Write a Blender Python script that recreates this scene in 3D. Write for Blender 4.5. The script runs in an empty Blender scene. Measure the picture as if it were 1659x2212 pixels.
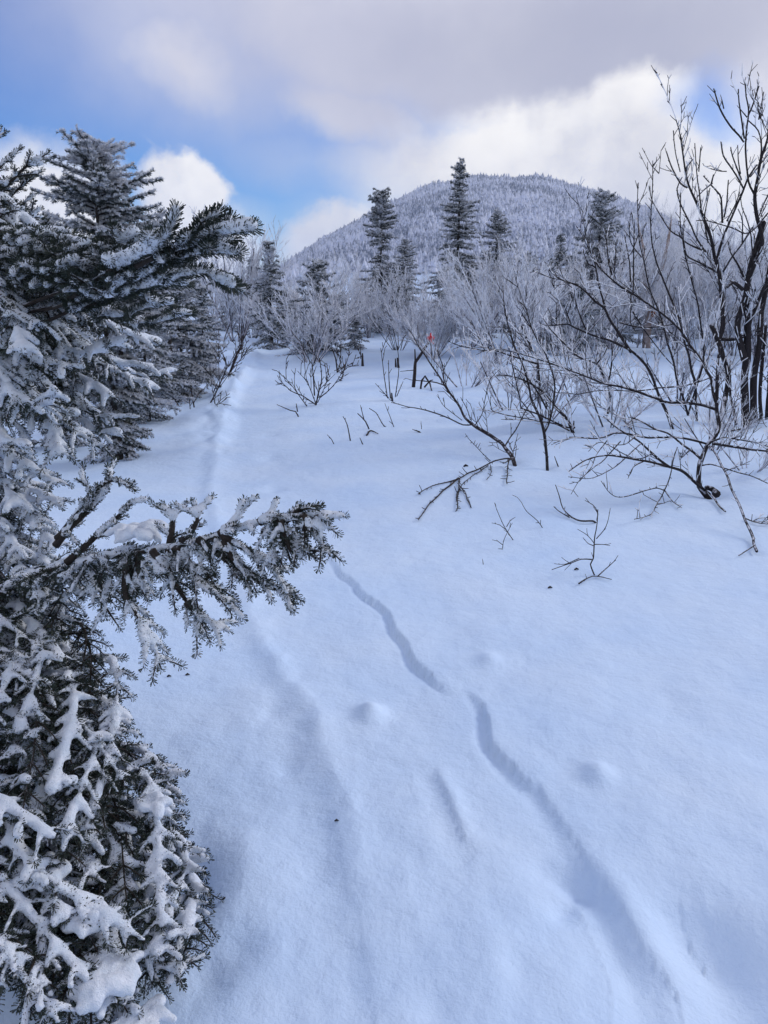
import bpy, math, random
import numpy as np
from mathutils import Vector
rng = np.random.default_rng(7)
random.seed(7)
S = bpy.context.scene
COL = S.collection

# ------------------------------------------------------------------ camera
FOVV = math.radians(64.0)
PITCH = math.radians(14.75)
CAMZ = 1.6
cd = bpy.data.cameras.new('camera'); cam = bpy.data.objects.new('camera', cd); COL.objects.link(cam)
cd.sensor_fit = 'VERTICAL'; cd.sensor_height = 24.0
cd.lens = 12.0 / math.tan(FOVV / 2)
cd.clip_start = 0.05; cd.clip_end = 6000
cam.location = (0, 0, CAMZ); cam.rotation_euler = (math.radians(90) - PITCH, 0, 0)
S.camera = cam
S.view_settings.view_transform = 'Standard'; S.view_settings.look = 'None'
S.view_settings.exposure = -0.28; S.view_settings.gamma = 1.0
S.view_settings.use_curve_mapping = False
S.cycles.volume_bounces = 1
S.cycles.max_bounces = 8
S.cycles.transparent_max_bounces = 8

# picture units: the photograph at 1659 x 2212
F = 1106 / math.tan(FOVV / 2)
SP, CP = math.sin(PITCH), math.cos(PITCH)
def ray(px, py):
    u = (px - 829.5) / F; v = (1106 - py) / F
    return np.array([u, CP + v * SP, -SP + v * CP])
def at(px, py, Y):
    r = ray(px, py); return np.array([r[0], r[1], r[2]]) * (Y / r[1]) + np.array([0, 0, CAMZ])
def tdir(px, py):
    r = ray(px, py); return r / np.linalg.norm(r)

# ------------------------------------------------------------------ node helpers
def mat(name):
    m = bpy.data.materials.new(name); m.use_nodes = True
    nt = m.node_tree; nt.nodes.clear()
    out = nt.nodes.new('ShaderNodeOutputMaterial')
    b = nt.nodes.new('ShaderNodeBsdfPrincipled')
    nt.links.new(b.outputs[0], out.inputs[0])
    return m, nt, b
def math_n(nt, op, a, b=None, c=None, clamp=False):
    n = nt.nodes.new('ShaderNodeMath'); n.operation = op; n.use_clamp = clamp
    for i, v in enumerate((a, b, c)):
        if v is None: continue
        if isinstance(v, (int, float)): n.inputs[i].default_value = v
        else: nt.links.new(v, n.inputs[i])
    return n.outputs[0]
def vmath(nt, op, a, b=None, scale=None):
    n = nt.nodes.new('ShaderNodeVectorMath'); n.operation = op
    for i, v in enumerate((a, b)):
        if v is None: continue
        if isinstance(v, (tuple, list, np.ndarray)): n.inputs[i].default_value = tuple(float(q) for q in v)
        else: nt.links.new(v, n.inputs[i])
    if scale is not None:
        if isinstance(scale, (int, float)): n.inputs['Scale'].default_value = scale
        else: nt.links.new(scale, n.inputs['Scale'])
    return n
def noise(nt, vec, scale, detail=4, rough=0.55, col=False):
    n = nt.nodes.new('ShaderNodeTexNoise'); n.inputs['Scale'].default_value = scale
    n.inputs['Detail'].default_value = detail; n.inputs['Roughness'].default_value = rough
    if vec is not None: nt.links.new(vec, n.inputs['Vector'])
    return n.outputs['Color'] if col else n.outputs['Fac']
def ramp(nt, fac, stops, interp='LINEAR'):
    n = nt.nodes.new('ShaderNodeValToRGB'); n.color_ramp.interpolation = interp
    el = n.color_ramp.elements
    while len(el) < len(stops): el.new(0.5)
    for e, (p, c) in zip(el, stops):
        e.position = p; e.color = (c, c, c, 1) if isinstance(c, (int, float)) else (*c, 1)
    nt.links.new(fac, n.inputs[0]); return n.outputs[0]
def mixc(nt, fac, a, b):
    n = nt.nodes.new('ShaderNodeMix'); n.data_type = 'RGBA'
    for i, v in ((0, fac), (6, a), (7, b)):
        if isinstance(v, (int, float)): n.inputs[i].default_value = v
        elif isinstance(v, tuple): n.inputs[i].default_value = (*v, 1)
        else: nt.links.new(v, n.inputs[i])
    return n.outputs[2]
def maprange(nt, v, a, b, c=0.0, d=1.0, smooth=True):
    n = nt.nodes.new('ShaderNodeMapRange'); n.interpolation_type = 'SMOOTHSTEP' if smooth else 'LINEAR'
    nt.links.new(v, n.inputs[0])
    for i, x in enumerate((a, b, c, d)): n.inputs[i + 1].default_value = x
    return n.outputs[0]

# ------------------------------------------------------------------ sky and sun
SUN_AZ, SUN_EL = math.radians(62), math.radians(27)
def build_world():
    w = bpy.data.worlds.new('World'); S.world = w; w.use_nodes = True
    nt = w.node_tree; nt.nodes.clear()
    out = nt.nodes.new('ShaderNodeOutputWorld')
    sky = nt.nodes.new('ShaderNodeTexSky'); sky.sky_type = 'NISHITA'; sky.sun_disc = False
    sky.sun_elevation = SUN_EL; sky.sun_rotation = SUN_AZ
    sky.altitude = 1200; sky.air_density = 1.0; sky.dust_density = 0.3; sky.ozone_density = 3.0
    hs = nt.nodes.new('ShaderNodeHueSaturation'); hs.inputs['Saturation'].default_value = 1.35
    hs.inputs['Value'].default_value = 1.0
    nt.links.new(sky.outputs[0], hs.inputs['Color'])
    bg1 = nt.nodes.new('ShaderNodeBackground'); bg1.inputs[1].default_value = SKY_STRENGTH
    gm = nt.nodes.new('ShaderNodeMix'); gm.data_type = 'RGBA'; gm.blend_type = 'MULTIPLY'; gm.inputs[0].default_value = 1.0
    nt.links.new(hs.outputs[0], gm.inputs[6]); gm.inputs[7].default_value = (0.02, 0.80, 1.35, 1)      # clear cold mountain air
    nt.links.new(gm.outputs[2], bg1.inputs[0])
    tc = nt.nodes.new('ShaderNodeTexCoord').outputs['Generated']
    d = vmath(nt, 'NORMALIZE', tc).outputs[0]
    # warp the directions a little so that cloud edges billow
    n1 = noise(nt, d, 4.0, 7, 0.6, col=True)
    wv = vmath(nt, 'SUBTRACT', n1, (0.5, 0.5, 0.5)).outputs[0]
    dw = vmath(nt, 'ADD', d, vmath(nt, 'SCALE', wv, scale=0.10).outputs[0]).outputs[0]
    n2 = noise(nt, d, 11.0, 6, 0.6, col=True)
    wv2 = vmath(nt, 'SUBTRACT', n2, (0.5, 0.5, 0.5)).outputs[0]
    dw = vmath(nt, 'ADD', dw, vmath(nt, 'SCALE', wv2, scale=0.055).outputs[0]).outputs[0]
    def lobe(px, py, rx, ry, rot=0, inner=0.55, outer=1.25):
        c = tdir(px, py)
        right = np.cross(c, [0, 0, 1]); right /= np.linalg.norm(right)
        up = np.cross(right, c)
        a = math.radians(rot)
        r2 = right * math.cos(a) + up * math.sin(a); u2 = -right * math.sin(a) + up * math.cos(a)
        k = F / 1.05
        q = vmath(nt, 'SUBTRACT', dw, tuple(c)).outputs[0]
        x = math_n(nt, 'MULTIPLY', vmath(nt, 'DOT_PRODUCT', q, tuple(r2)).outputs['Value'], k / rx)
        y = math_n(nt, 'MULTIPLY', vmath(nt, 'DOT_PRODUCT', q, tuple(u2)).outputs['Value'], k / ry)
        z = math_n(nt, 'MULTIPLY', vmath(nt, 'DOT_PRODUCT', q, tuple(c)).outputs['Value'], k / max(rx, ry))
        s = math_n(nt, 'SQRT', math_n(nt, 'ADD', math_n(nt, 'ADD', math_n(nt, 'MULTIPLY', x, x), math_n(nt, 'MULTIPLY', y, y)), math_n(nt, 'MULTIPLY', z, z)))
        return maprange(nt, s, inner, outer, 1, 0)
    def mx(items):
        r = items[0]
        for i in items[1:]: r = math_n(nt, 'MAXIMUM', r, i)
        return r
    # veil cloud across the top, general patchy cover elsewhere
    # (1 - product) keeps overlapping lobes soft
    veil = mx([lobe(900, 60, 520, 230, -8, .45, 1.2), lobe(1400, 100, 640, 240, 0, .5, 1.2),
               lobe(760, 250, 260, 95, -20, .2, 1.2), lobe(1700, -300, 1250, 420, 0, .6, 1.2),
               lobe(950, 370, 290, 130, 0, .2, 1.25), lobe(420, 110, 220, 130, -25, .0, 1.2)])
    wisps = math_n(nt, 'MULTIPLY', lobe(240, 230, 330, 120, -35, .3, 1.3), maprange(nt, noise(nt, dw, 7.0, 6, 0.62), 0.45, 0.75, 0.0, 0.6))
    soft = mx([lobe(640, 350, 240, 110, -25, -.2, 1.3), lobe(520, 520, 160, 110, -20, -.1, 1.3), lobe(150, 500, 240, 90, 0, .0, 1.25), lobe(760, 500, 240, 110, 10, -.1, 1.3)])
    sz = nt.nodes.new('ShaderNodeSeparateXYZ'); nt.links.new(d, sz.inputs[0])
    low = maprange(nt, sz.outputs[2], 0.13, -0.01, 0.0, 0.8)
    veil = math_n(nt, 'MAXIMUM', math_n(nt, 'MAXIMUM', veil, wisps), math_n(nt, 'MAXIMUM', math_n(nt, 'MULTIPLY', soft, .5), low))
    cum = mx([lobe(395, 410, 105, 95, 0, .72, 1.08), lobe(440, 520, 165, 100, -25, .35, 1.2), lobe(120, 430, 120, 110, 0, .5, 1.25),
              lobe(1180, 300, 310, 90, 6, .6, 1.15), lobe(1390, 225, 115, 80, 0, .65, 1.15), lobe(1440, 390, 300, 140, -12, .6, 1.2),
              lobe(720, 510, 150, 60, 15, .4, 1.25), lobe(1230, 410, 470, 110, 0, .55, 1.25), lobe(1900, 420, 420, 220, 0, .5, 1.2),
              lobe(-250, 480, 300, 150, 0, .5, 1.2)])
    gen = noise(nt, d, 2.3, 7, 0.55)
    genm = maprange(nt, gen, 0.40, 0.56)
    fwd = maprange(nt, vmath(nt, 'DOT_PRODUCT', d, tuple(tdir(829, 500))).outputs['Value'], 0.60, 0.76)   # where the pictured clouds lie
    genm = math_n(nt, 'MULTIPLY', genm, math_n(nt, 'SUBTRACT', 1.0, fwd))
    thin = maprange(nt, noise(nt, dw, 3.2, 6, 0.62), 0.55, 0.9, 0.0, 0.12)
    cov = math_n(nt, 'MAXIMUM', math_n(nt, 'MAXIMUM', veil, cum), math_n(nt, 'MAXIMUM', genm, thin))
    cov = math_n(nt, 'MULTIPLY', cov, math_n(nt, 'SUBTRACT', 1.0, math_n(nt, 'MULTIPLY', lobe(1550, 225, 110, 70, -30, .1, 1.2), .6)))
    # colours: lavender grey bellies, cream white tops
    f1 = noise(nt, d, 3.0, 6, 0.55); f2 = noise(nt, dw, 9.0, 6, 0.6)
    grey = maprange(nt, f1, 0.3, 0.7)
    vcol = mixc(nt, grey, (0.66, 0.67, 0.84), (0.92, 0.91, 1.02))
    dark = lobe(1330, 90, 520, 150, 4, .2, 1.2)
    vcol = mixc(nt, math_n(nt, 'MAXIMUM', low, math_n(nt, 'MULTIPLY', soft, .5)), vcol, (0.93, 0.94, 1.02))
    vcol = mixc(nt, math_n(nt, 'MULTIPLY', dark, .6), vcol, (0.42, 0.44, 0.60))
    ccol = mixc(nt, maprange(nt, f2, 0.3, 0.66), (0.95, 0.95, 1.02), (1.4, 1.36, 1.3))
    ccol = mixc(nt, maprange(nt, f1, 0.35, 0.6), mixc(nt, .5, ccol, (0.68, 0.68, 0.78)), ccol)
    ccv = mixc(nt, math_n(nt, 'MAXIMUM', cum, math_n(nt, 'MULTIPLY', genm, .8)), vcol, ccol)
    bg2 = nt.nodes.new('ShaderNodeBackground'); bg2.inputs[1].default_value = 1.0
    nt.links.new(ccv, bg2.inputs[0])
    ms = nt.nodes.new('ShaderNodeMixShader')
    nt.links.new(cov, ms.inputs[0]); nt.links.new(bg1.outputs[0], ms.inputs[1]); nt.links.new(bg2.outputs[0], ms.inputs[2])
    nt.links.new(ms.outputs[0], out.inputs[0])
    w.cycles.sampling_method = 'MANUAL'; w.cycles.sample_map_resolution = 512
SKY_STRENGTH = 0.12
build_world()
sl = bpy.data.lights.new('sun', 'SUN'); sl.energy = 2.2; sl.angle = math.radians(18); sl.color = (1.0, 0.93, 0.84)
sun = bpy.data.objects.new('sun', sl); COL.objects.link(sun)
sv = Vector((math.sin(SUN_AZ) * math.cos(SUN_EL), math.cos(SUN_AZ) * math.cos(SUN_EL), math.sin(SUN_EL)))
sun.rotation_euler = sv.to_track_quat('Z', 'Y').to_euler(); sun.location = (20, 10, 20)

# ------------------------------------------------------------------ materials
def snow_material(name='snow', fine=True):
    m, nt, b = mat(name)
    pos = nt.nodes.new('ShaderNodeNewGeometry').outputs['Position']
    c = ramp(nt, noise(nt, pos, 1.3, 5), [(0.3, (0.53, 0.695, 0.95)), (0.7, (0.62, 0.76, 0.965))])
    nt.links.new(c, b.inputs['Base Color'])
    b.inputs['Roughness'].default_value = 0.75
    b.inputs['Specular IOR Level'].default_value = 0.25
    h1 = noise(nt, pos, 9, 6, 0.6); h2 = noise(nt, pos, 90, 4, 0.7); h3 = noise(nt, pos, 420, 2, 0.6)
    h = math_n(nt, 'ADD', math_n(nt, 'MULTIPLY', h1, 0.020), math_n(nt, 'ADD', math_n(nt, 'MULTIPLY', h2, 0.0022), math_n(nt, 'MULTIPLY', h3, 0.0007)))
    bp = nt.nodes.new('ShaderNodeBump'); bp.inputs['Distance'].default_value = 1.0; bp.inputs['Strength'].default_value = 0.7
    nt.links.new(h, bp.inputs['Height']); nt.links.new(bp.outputs[0], b.inputs['Normal'])
    return m
def clump_snow():
    m, nt, b = mat('clump_snow')
    pos = nt.nodes.new('ShaderNodeNewGeometry').outputs['Position']
    c = ramp(nt, noise(nt, pos, 30, 4, 0.7), [(0.25, (0.60, 0.70, 0.83)), (0.6, (0.79, 0.85, 0.96))])
    nt.links.new(c, b.inputs['Base Color']); b.inputs['Roughness'].default_value = 0.85
    b.inputs['Specular IOR Level'].default_value = 0.2
    h = math_n(nt, 'ADD', math_n(nt, 'MULTIPLY', noise(nt, pos, 70, 5, 0.7), 0.010), math_n(nt, 'MULTIPLY', noise(nt, pos, 320, 3, 0.7), 0.003))
    bp = nt.nodes.new('ShaderNodeBump'); bp.inputs['Distance'].default_value = 1.0; bp.inputs['Strength'].default_value = 0.9
    nt.links.new(h, bp.inputs['Height']); nt.links.new(bp.outputs[0], b.inputs['Normal'])
    return m
def needle_material(name, a, c, frost=0.0, fs=8.0):
    m, nt, b = mat(name)
    g = nt.nodes.new('ShaderNodeNewGeometry')
    col = ramp(nt, noise(nt, g.outputs['Position'], 5, 5, 0.7), [(0.3, a), (0.7, c)])
    if frost > 0:
        f = maprange(nt, noise(nt, g.outputs['Position'], fs, 5, 0.7), 0.62 - frost * .4, 0.72 - frost * .2)
        col = mixc(nt, f, col, (0.66, 0.70, 0.80))
    nt.links.new(col, b.inputs['Base Color']); b.inputs['Roughness'].default_value = 0.6
    b.inputs['Specular IOR Level'].default_value = 0.3
    return m
def bark_material(name, a, c, frost_lo, frost_hi, fc=(0.68, 0.70, 0.80), fdir=(-0.45, -0.25, 0.85), scale=60):
    """bark with rime stuck to its windward, upward side"""
    m, nt, b = mat(name)
    g = nt.nodes.new('ShaderNodeNewGeometry')
    col = ramp(nt, noise(nt, g.outputs['Position'], scale, 5, 0.7), [(0.3, a), (0.7, c)])
    dt = vmath(nt, 'DOT_PRODUCT', g.outputs['Normal'], fdir).outputs['Value']
    nz = noise(nt, g.outputs['Position'], 14, 5, 0.75)
    f = maprange(nt, math_n(nt, 'ADD', math_n(nt, 'MULTIPLY', dt, 0.5), math_n(nt, 'MULTIPLY', nz, 1.2)), frost_lo, frost_hi)
    col = mixc(nt, f, col, fc)
    nt.links.new(col, b.inputs['Base Color']); b.inputs['Roughness'].default_value = 0.85
    b.inputs['Specular IOR Level'].default_value = 0.2
    h = noise(nt, g.outputs['Position'], 130, 4, 0.7)
    bp = nt.nodes.new('ShaderNodeBump'); bp.inputs['Distance'].default_value = 0.004; bp.inputs['Strength'].default_value = 0.8
    nt.links.new(h, bp.inputs['Height']); nt.links.new(bp.outputs[0], b.inputs['Normal'])
    return m
def plain(name, c, rough=0.8):
    m, nt, b = mat(name)
    g = nt.nodes.new('ShaderNodeNewGeometry')
    c2 = tuple(x * 0.7 for x in c)
    nt.links.new(ramp(nt, noise(nt, g.outputs['Position'], 12, 4, 0.7), [(0.3, c2), (0.7, c)]), b.inputs['Base Color'])
    b.inputs['Roughness'].default_value = rough; b.inputs['Specular IOR Level'].default_value = 0.2
    return m
M = dict(
    snow=snow_material(), clump=clump_snow(),
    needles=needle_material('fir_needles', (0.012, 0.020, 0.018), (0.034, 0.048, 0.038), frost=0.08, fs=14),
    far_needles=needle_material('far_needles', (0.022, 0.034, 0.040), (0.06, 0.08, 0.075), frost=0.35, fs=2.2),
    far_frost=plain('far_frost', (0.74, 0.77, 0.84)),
    wood=bark_material('fir_wood', (0.016, 0.013, 0.012), (0.045, 0.037, 0.034), 1.05, 1.3),
    bark=bark_material('bare_bark', (0.010, 0.008, 0.010), (0.035, 0.028, 0.030), 0.95, 1.2),
    darkbark=bark_material('dark_twig_bark', (0.014, 0.011, 0.013), (0.045, 0.034, 0.036), 1.06, 1.3),
    frosttwig=bark_material('rimed_twig', (0.07, 0.07, 0.09), (0.16, 0.16, 0.19), 0.26, 0.64, fc=(0.80, 0.83, 0.91)),
    shrubstem=bark_material('shrub_stem', (0.03, 0.03, 0.04), (0.09, 0.085, 0.10), 0.55, 1.0, fc=(0.7, 0.7, 0.8)),
    birch=bark_material('peeling_birch_bark', (0.16, 0.11, 0.09), (0.46, 0.38, 0.36), 0.85, 1.1, scale=9),
    leaf=plain('dead_leaf', (0.42, 0.13, 0.04)), ribbon=plain('red_ribbon', (0.62, 0.02, 0.03), 0.4),
    ribbon_white=plain('ribbon_print', (0.8, 0.7, 0.72), 0.5),
)

# ------------------------------------------------------------------ mesh helpers
def mk_mesh(name, V, faces):
    """faces: list of (n,k) int arrays"""
    me = bpy.data.meshes.new(name)
    V = np.asarray(V, np.float32)
    me.vertices.add(len(V)); me.vertices.foreach_set('co', V.ravel())
    faces = [np.asarray(f, np.int32) for f in faces if len(f)]
    idx = np.concatenate([f.ravel() for f in faces])
    tot = np.concatenate([np.full(len(f), f.shape[1], np.int32) for f in faces])
    start = np.concatenate([[0], np.cumsum(tot)[:-1]]).astype(np.int32)
    me.loops.add(len(idx)); me.loops.foreach_set('vertex_index', idx)
    me.polygons.add(len(tot)); me.polygons.foreach_set('loop_start', start); me.polygons.foreach_set('loop_total', tot)
    me.update(calc_edges=True)
    return me
def link(name, me, m=None, parent=None, smooth=True, kind=None):
    o = bpy.data.objects.new(name, me); COL.objects.link(o)
    if m is not None: me.materials.append(m)
    if smooth: me.polygons.foreach_set('use_smooth', np.ones(len(me.polygons), bool))
    if parent is not None: o.parent = parent
    if kind: o['kind'] = kind
    return o
def thing(name, loc, label, cat, group=None):
    o = bpy.data.objects.new(name, None); COL.objects.link(o); o.location = tuple(float(v) for v in loc)
    o.empty_display_size = 0.2
    o['label'] = label; o['category'] = cat
    if group: o['group'] = group
    return o
class Tubes:
    def __init__(s): s.V = []; s.F = []; s.T = []; s.n = 0
    def add(s, P, R, k=5, cap=True, origin=None):
        P = np.asarray(P, float)
        if origin is not None: P = P - origin
        n = len(P); R = np.broadcast_to(np.asarray(R, float), (n,))
        T = np.gradient(P, axis=0); T /= np.linalg.norm(T, axis=1, keepdims=True) + 1e-9
        mt = np.abs(T.mean(0)); ref = np.zeros(3); ref[int(np.argmin(mt))] = 1
        A = np.cross(T, ref); A /= np.linalg.norm(A, axis=1, keepdims=True) + 1e-9
        B = np.cross(T, A)
        th = np.arange(k) * 2 * np.pi / k
        ring = P[:, None, :] + R[:, None, None] * (np.cos(th)[None, :, None] * A[:, None, :] + np.sin(th)[None, :, None] * B[:, None, :])
        s.V.append(ring.reshape(-1, 3))
        i = (np.arange(n - 1)[:, None] * k + np.arange(k)[None, :]); j = (np.arange(n - 1)[:, None] * k + (np.arange(k) + 1)[None, :] % k)
        s.F.append(np.stack([i, j, j + k, i + k], -1).reshape(-1, 4) + s.n)
        m = n * k
        if cap:
            s.V.append(np.stack([P[0] - T[0] * R[0] * .4, P[-1] + T[-1] * R[-1] * .7]))
            a = np.arange(k); b = (a + 1) % k
            s.T.append(np.stack([b, a, np.full(k, m)], -1) + s.n)
            s.T.append(np.stack([a + (n - 1) * k, b + (n - 1) * k, np.full(k, m + 1)], -1) + s.n)
            m += 2
        s.n += m
    def mesh(s, name):
        return mk_mesh(name, np.concatenate(s.V), [np.concatenate(s.F)] + ([np.concatenate(s.T)] if s.T else []))
def spline(P, step):
    """Catmull-Rom through P (numpy n,3), resampled about every step metres"""
    P = np.asarray(P, float)
    if len(P) == 2:
        n = max(2, int(np.linalg.norm(P[1] - P[0]) / step) + 1)
        return P[0] + (P[1] - P[0]) * np.linspace(0, 1, n)[:, None]
    Q = np.vstack([2 * P[0] - P[1], P, 2 * P[-1] - P[-2]])
    out = []
    for i in range(1, len(Q) - 2):
        n = max(1, int(np.linalg.norm(Q[i + 1] - Q[i]) / step))
        t = (np.arange(n) / n)[:, None]
        out.append(0.5 * (2 * Q[i] + (Q[i + 1] - Q[i - 1]) * t + (2 * Q[i - 1] - 5 * Q[i] + 4 * Q[i + 1] - Q[i + 2]) * t * t + (3 * Q[i] - Q[i - 1] - 3 * Q[i + 1] + Q[i + 2]) * t ** 3))
    out.append(P[-1:])
    return np.vstack(out)
def vnoise(n, step=4, amp=1.0):
    m = n // step + 3
    return np.interp(np.arange(n) / step, np.arange(m), rng.uniform(-1, 1, m)) * amp

# value noise on arrays, for terrain
_tab = np.random.default_rng(3).uniform(-1, 1, (256, 256))
def vn2(x, y):
    xi = np.floor(x).astype(int); yi = np.floor(y).astype(int); fx = x - xi; fy = y - yi
    fx = fx * fx * (3 - 2 * fx); fy = fy * fy * (3 - 2 * fy)
    g = lambda a, b: _tab[a & 255, b & 255]
    return (g(xi, yi) * (1 - fx) + g(xi + 1, yi) * fx) * (1 - fy) + (g(xi, yi + 1) * (1 - fx) + g(xi + 1, yi + 1) * fx) * fy
def fbm(x, y, o=4):
    r = 0; a = 1
    for i in range(o): r = r + a * vn2(x * 2 ** i + 17.3 * i, y * 2 ** i + 5.1 * i); a *= .5
    return r

# ------------------------------------------------------------------ terrain
def base_z(x, y):
    x = np.asarray(x, float); y = np.asarray(y, float)
    yy = np.clip(y, 0, 30)
    z = 0.00058 * yy ** 2 + 0.010 * np.clip(y - 30, 0, 400)
    z = z + 0.055 * fbm(x * .35 + 3, y * .30 + 8, 3) * np.clip(np.abs(y) / 8, .25, 2.2)
    z = z - 0.0016 * np.clip(x - 2, 0, 30) * np.clip(y, 0, 30)
    z = z + 0.05 * np.clip(-x - .8, 0, 1.5) * np.clip(1 - (y - 2) / 8, 0, 1)
    return z
def ground0(px, py):
    r = ray(px, py); t = 0.8
    lo, hi = .3, 400
    for _ in range(60):
        m = math.sqrt(lo * hi)
        p = r * m
        if p[2] + CAMZ > float(base_z(p[0], p[1])): lo = m
        else: hi = m
    return r * lo
LL = [(860, 2300), (850, 2150), (830, 2000), (790, 1850), (745, 1700), (712, 1600), (670, 1500), (590, 1400), (555, 1310), (500, 1180), (462, 1060), (475, 960), (495, 880), (520, 830), (548, 790), (575, 755)]
RR1 = [(1560, 2330), (1460, 2160), (1380, 2030), (1330, 1930), (1290, 1880), (1245, 1805), (1200, 1750), (1160, 1700), (1120, 1672), (1090, 1640), (1066, 1605), (1058, 1570), (1045, 1530), (1022, 1490), (1000, 1465)]
RR2 = [(1010, 1500), (962, 1482), (930, 1452), (905, 1432), (885, 1402), (852, 1362), (838, 1330), (815, 1302), (785, 1282), (765, 1255), (735, 1225), (700, 1180)]
RR3 = [(1360, 2300), (1310, 2120), (1280, 2010), (1235, 1900), (1190, 1840)]
RX = [(1340, 2330), (1320, 2180), (1285, 2060), (1262, 1980), (1225, 1930), (1190, 1870)]
RY2 = [(1560, 2080), (1520, 2030), (1490, 1985), (1465, 1930)]
RZ = [(800, 2330), (790, 2150), (775, 2000), (740, 1880), (715, 1760)]
RG = [(1025, 1850), (985, 1775), (950, 1700), (935, 1640)]
def world_line(L, step=.04):
    return spline(np.array([[*ground0(*p)[:2], 0] for p in L]), step)[:, :2]
WL, WR1, WR2, WR3, WG, WX, WY2, WZ = [world_line(l) for l in (LL, RR1, RR2, RR3, RG, RX, RY2, RZ)]
def sdist(x, y, W):
    """signed distance (positive on the right when walking up the line) and parameter"""
    d = np.full(x.shape, 1e9); par = np.zeros(x.shape); sg = np.ones(x.shape)
    T = np.gradient(W, axis=0)
    for i in range(len(W)):
        dx = x - W[i, 0]; dy = y - W[i, 1]; dd = dx * dx + dy * dy
        m = dd < d
        d = np.where(m, dd, d); par = np.where(m, i / (len(W) - 1), par)
        sg = np.where(m, np.sign(dx * T[i, 1] - dy * T[i, 0]), sg)
    return np.sqrt(d) * sg, par
def sstep(a, b, x):
    t = np.clip((x - a) / (b - a), 0, 1); return t * t * (3 - 2 * t)
def bump_at(px, py):
    g = ground0(px, py); return g[0], g[1]
BUMPS = [(800, 1535, .055, .05), (1290, 1675, .05, .035), (1055, 1428, .05, .03), (620, 1650, .05, -.012), (585, 1535, .04, -.012), (590, 1050, .10, -.03), (583, 985, .12, -.035),
         (583, 935, .12, -.03), (600, 880, .14, -.03), (1500, 1985, .10, -.035), (1550, 2050, .09, -.03), (1060, 2050, .09, .015),
         (520, 2050, .05, -.02), (505, 1850, .12, .02), (1650, 2230, .22, -.10), (470, 1930, .16, .035), (940, 2180, .05, -.012), (690, 1560, .06, .012), (1180, 1880, .05, -.02), (1532, 1064, .16, -.05), (1112, 1003, .10, -.035), (1184, 1012, .09, -.03), (1240, 930, .13, -.04), (1455, 921, .14, -.04), (1612, 912, .30, -.06), (1638, 1193, .05, -.02),
         (1230, 1945, .035, -.02), (1205, 1965, .03, -.015), (1250, 1915, .035, -.02), (1120, 2090, .04, -.012), (1215, 1890, .03, -.018), (610, 1420, .04, .012), (640, 1465, .035, -.01), (395, 1915, .13, -.07), (450, 2090, .06, -.03)]
WB = [(*bump_at(a, b), s, h) for a, b, s, h in BUMPS]
def terrain_z(x, y, detail=True):
    z = base_z(x, y)
    if not detail: return z
    near = (y > .3) & (y < 32) & (np.abs(x) < 14)
    xs, ys = x[near], y[near]
    dz = np.zeros(xs.shape)
    wx = xs + .03 * fbm(xs * 3, ys * 3, 3); wy = ys + .03 * fbm(xs * 3 + 40, ys * 3, 3)
    env = lambda p, a=.08: sstep(0, a, p) * sstep(1, 1 - a, p)
    cut = lambda d: np.exp(-np.clip(np.abs(d) - .9, 0, 9) / .3)
    d, p = sdist(wx, wy, WR1)
    pr = np.interp(p, [0, .25, .5, .7, .8, .9, 1], [.026, .024, .012, .024, .028, .014, .0]); wl = np.interp(p, [0, .3, .5, .75, 1], [.08, .06, .036, .028, .026])
    dz += env(p, .05) * (pr * sstep(-1.4, .6, d / wl) * np.exp(-np.clip(d, 0, 9) / .45) - pr * .5 * np.exp(-((d / wl + .8) / 1.1) ** 2))
    d, p = sdist(wx, wy, WR2)
    pr = np.interp(p, [0, .12, .4, .7, 1], [.0, .026, .022, .016, .010])
    dz += env(p, .05) * (pr * sstep(-.03, .014, d) * np.exp(-np.clip(d, 0, 9) / .35) - pr * .55 * np.exp(-((d + .016) / .020) ** 2))
    d, p = sdist(wx, wy, WR3)
    dz += env(p, .15) * (-.012 * np.exp(-((d - .04) / .06) ** 2) + .006 * np.exp(-((d - .14) / .05) ** 2))
    d, p = sdist(wx, wy, WG)
    dz += env(p, .3) * (.011 * np.exp(-((d - .015) / .03) ** 2) - .008 * np.exp(-((d + .04) / .04) ** 2))
    for W_, a_ in ((WX, .006), (WY2, .009), (WZ, .004)):
        d, p = sdist(wx, wy, W_)
        dz += env(p, .2) * a_ * (sstep(-.05, .04, d) * np.exp(-np.clip(d, 0, 9) / .15) - .7 * np.exp(-((d + .04) / .05) ** 2))
    d, p = sdist(wx, wy, WL)
    far = sstep(.25, .55, p)
    rag = .6 + .5 * fbm(xs * 4, ys * 2.2, 3)
    ridge = .014 * (1 - far) * np.exp(-((d + .02) / .06) ** 2) - .007 * (1 - far) * np.exp(-((d + .14) / .09) ** 2)
    wall = far * .15 * np.clip(rag, .3, 1.6) * sstep(.20, -.10, d) * np.exp(-np.clip(-d, 0, 99) / .6)
    dz += (ridge + wall) * env(p, .06)
    dz -= .022 * sstep(-.1, .3, d) * sstep(1.3, .5, d) * env(p, .1)
    for bx, by, s, h in WB:
        dx = (xs - bx) / s; dy = (ys - by) / (s * 1.3)
        dz += h * np.exp(-(dx ** 2 + dy ** 2))
    dz += .010 * fbm(xs * 1.6 + 9, ys * 1.3, 4) + .0022 * fbm(xs * 16 + ys * 5, ys * 6 - xs * 3, 3) * np.clip(fbm(xs * 1.1, ys * .9 + 4, 2) + .3, 0, 1) + .0045 * fbm(xs * 6 + 9, ys * 3.5, 3) * np.clip(2.5 / (ys + .5), .2, 1)
    z = z.copy(); z[near] += dz
    return z
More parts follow.
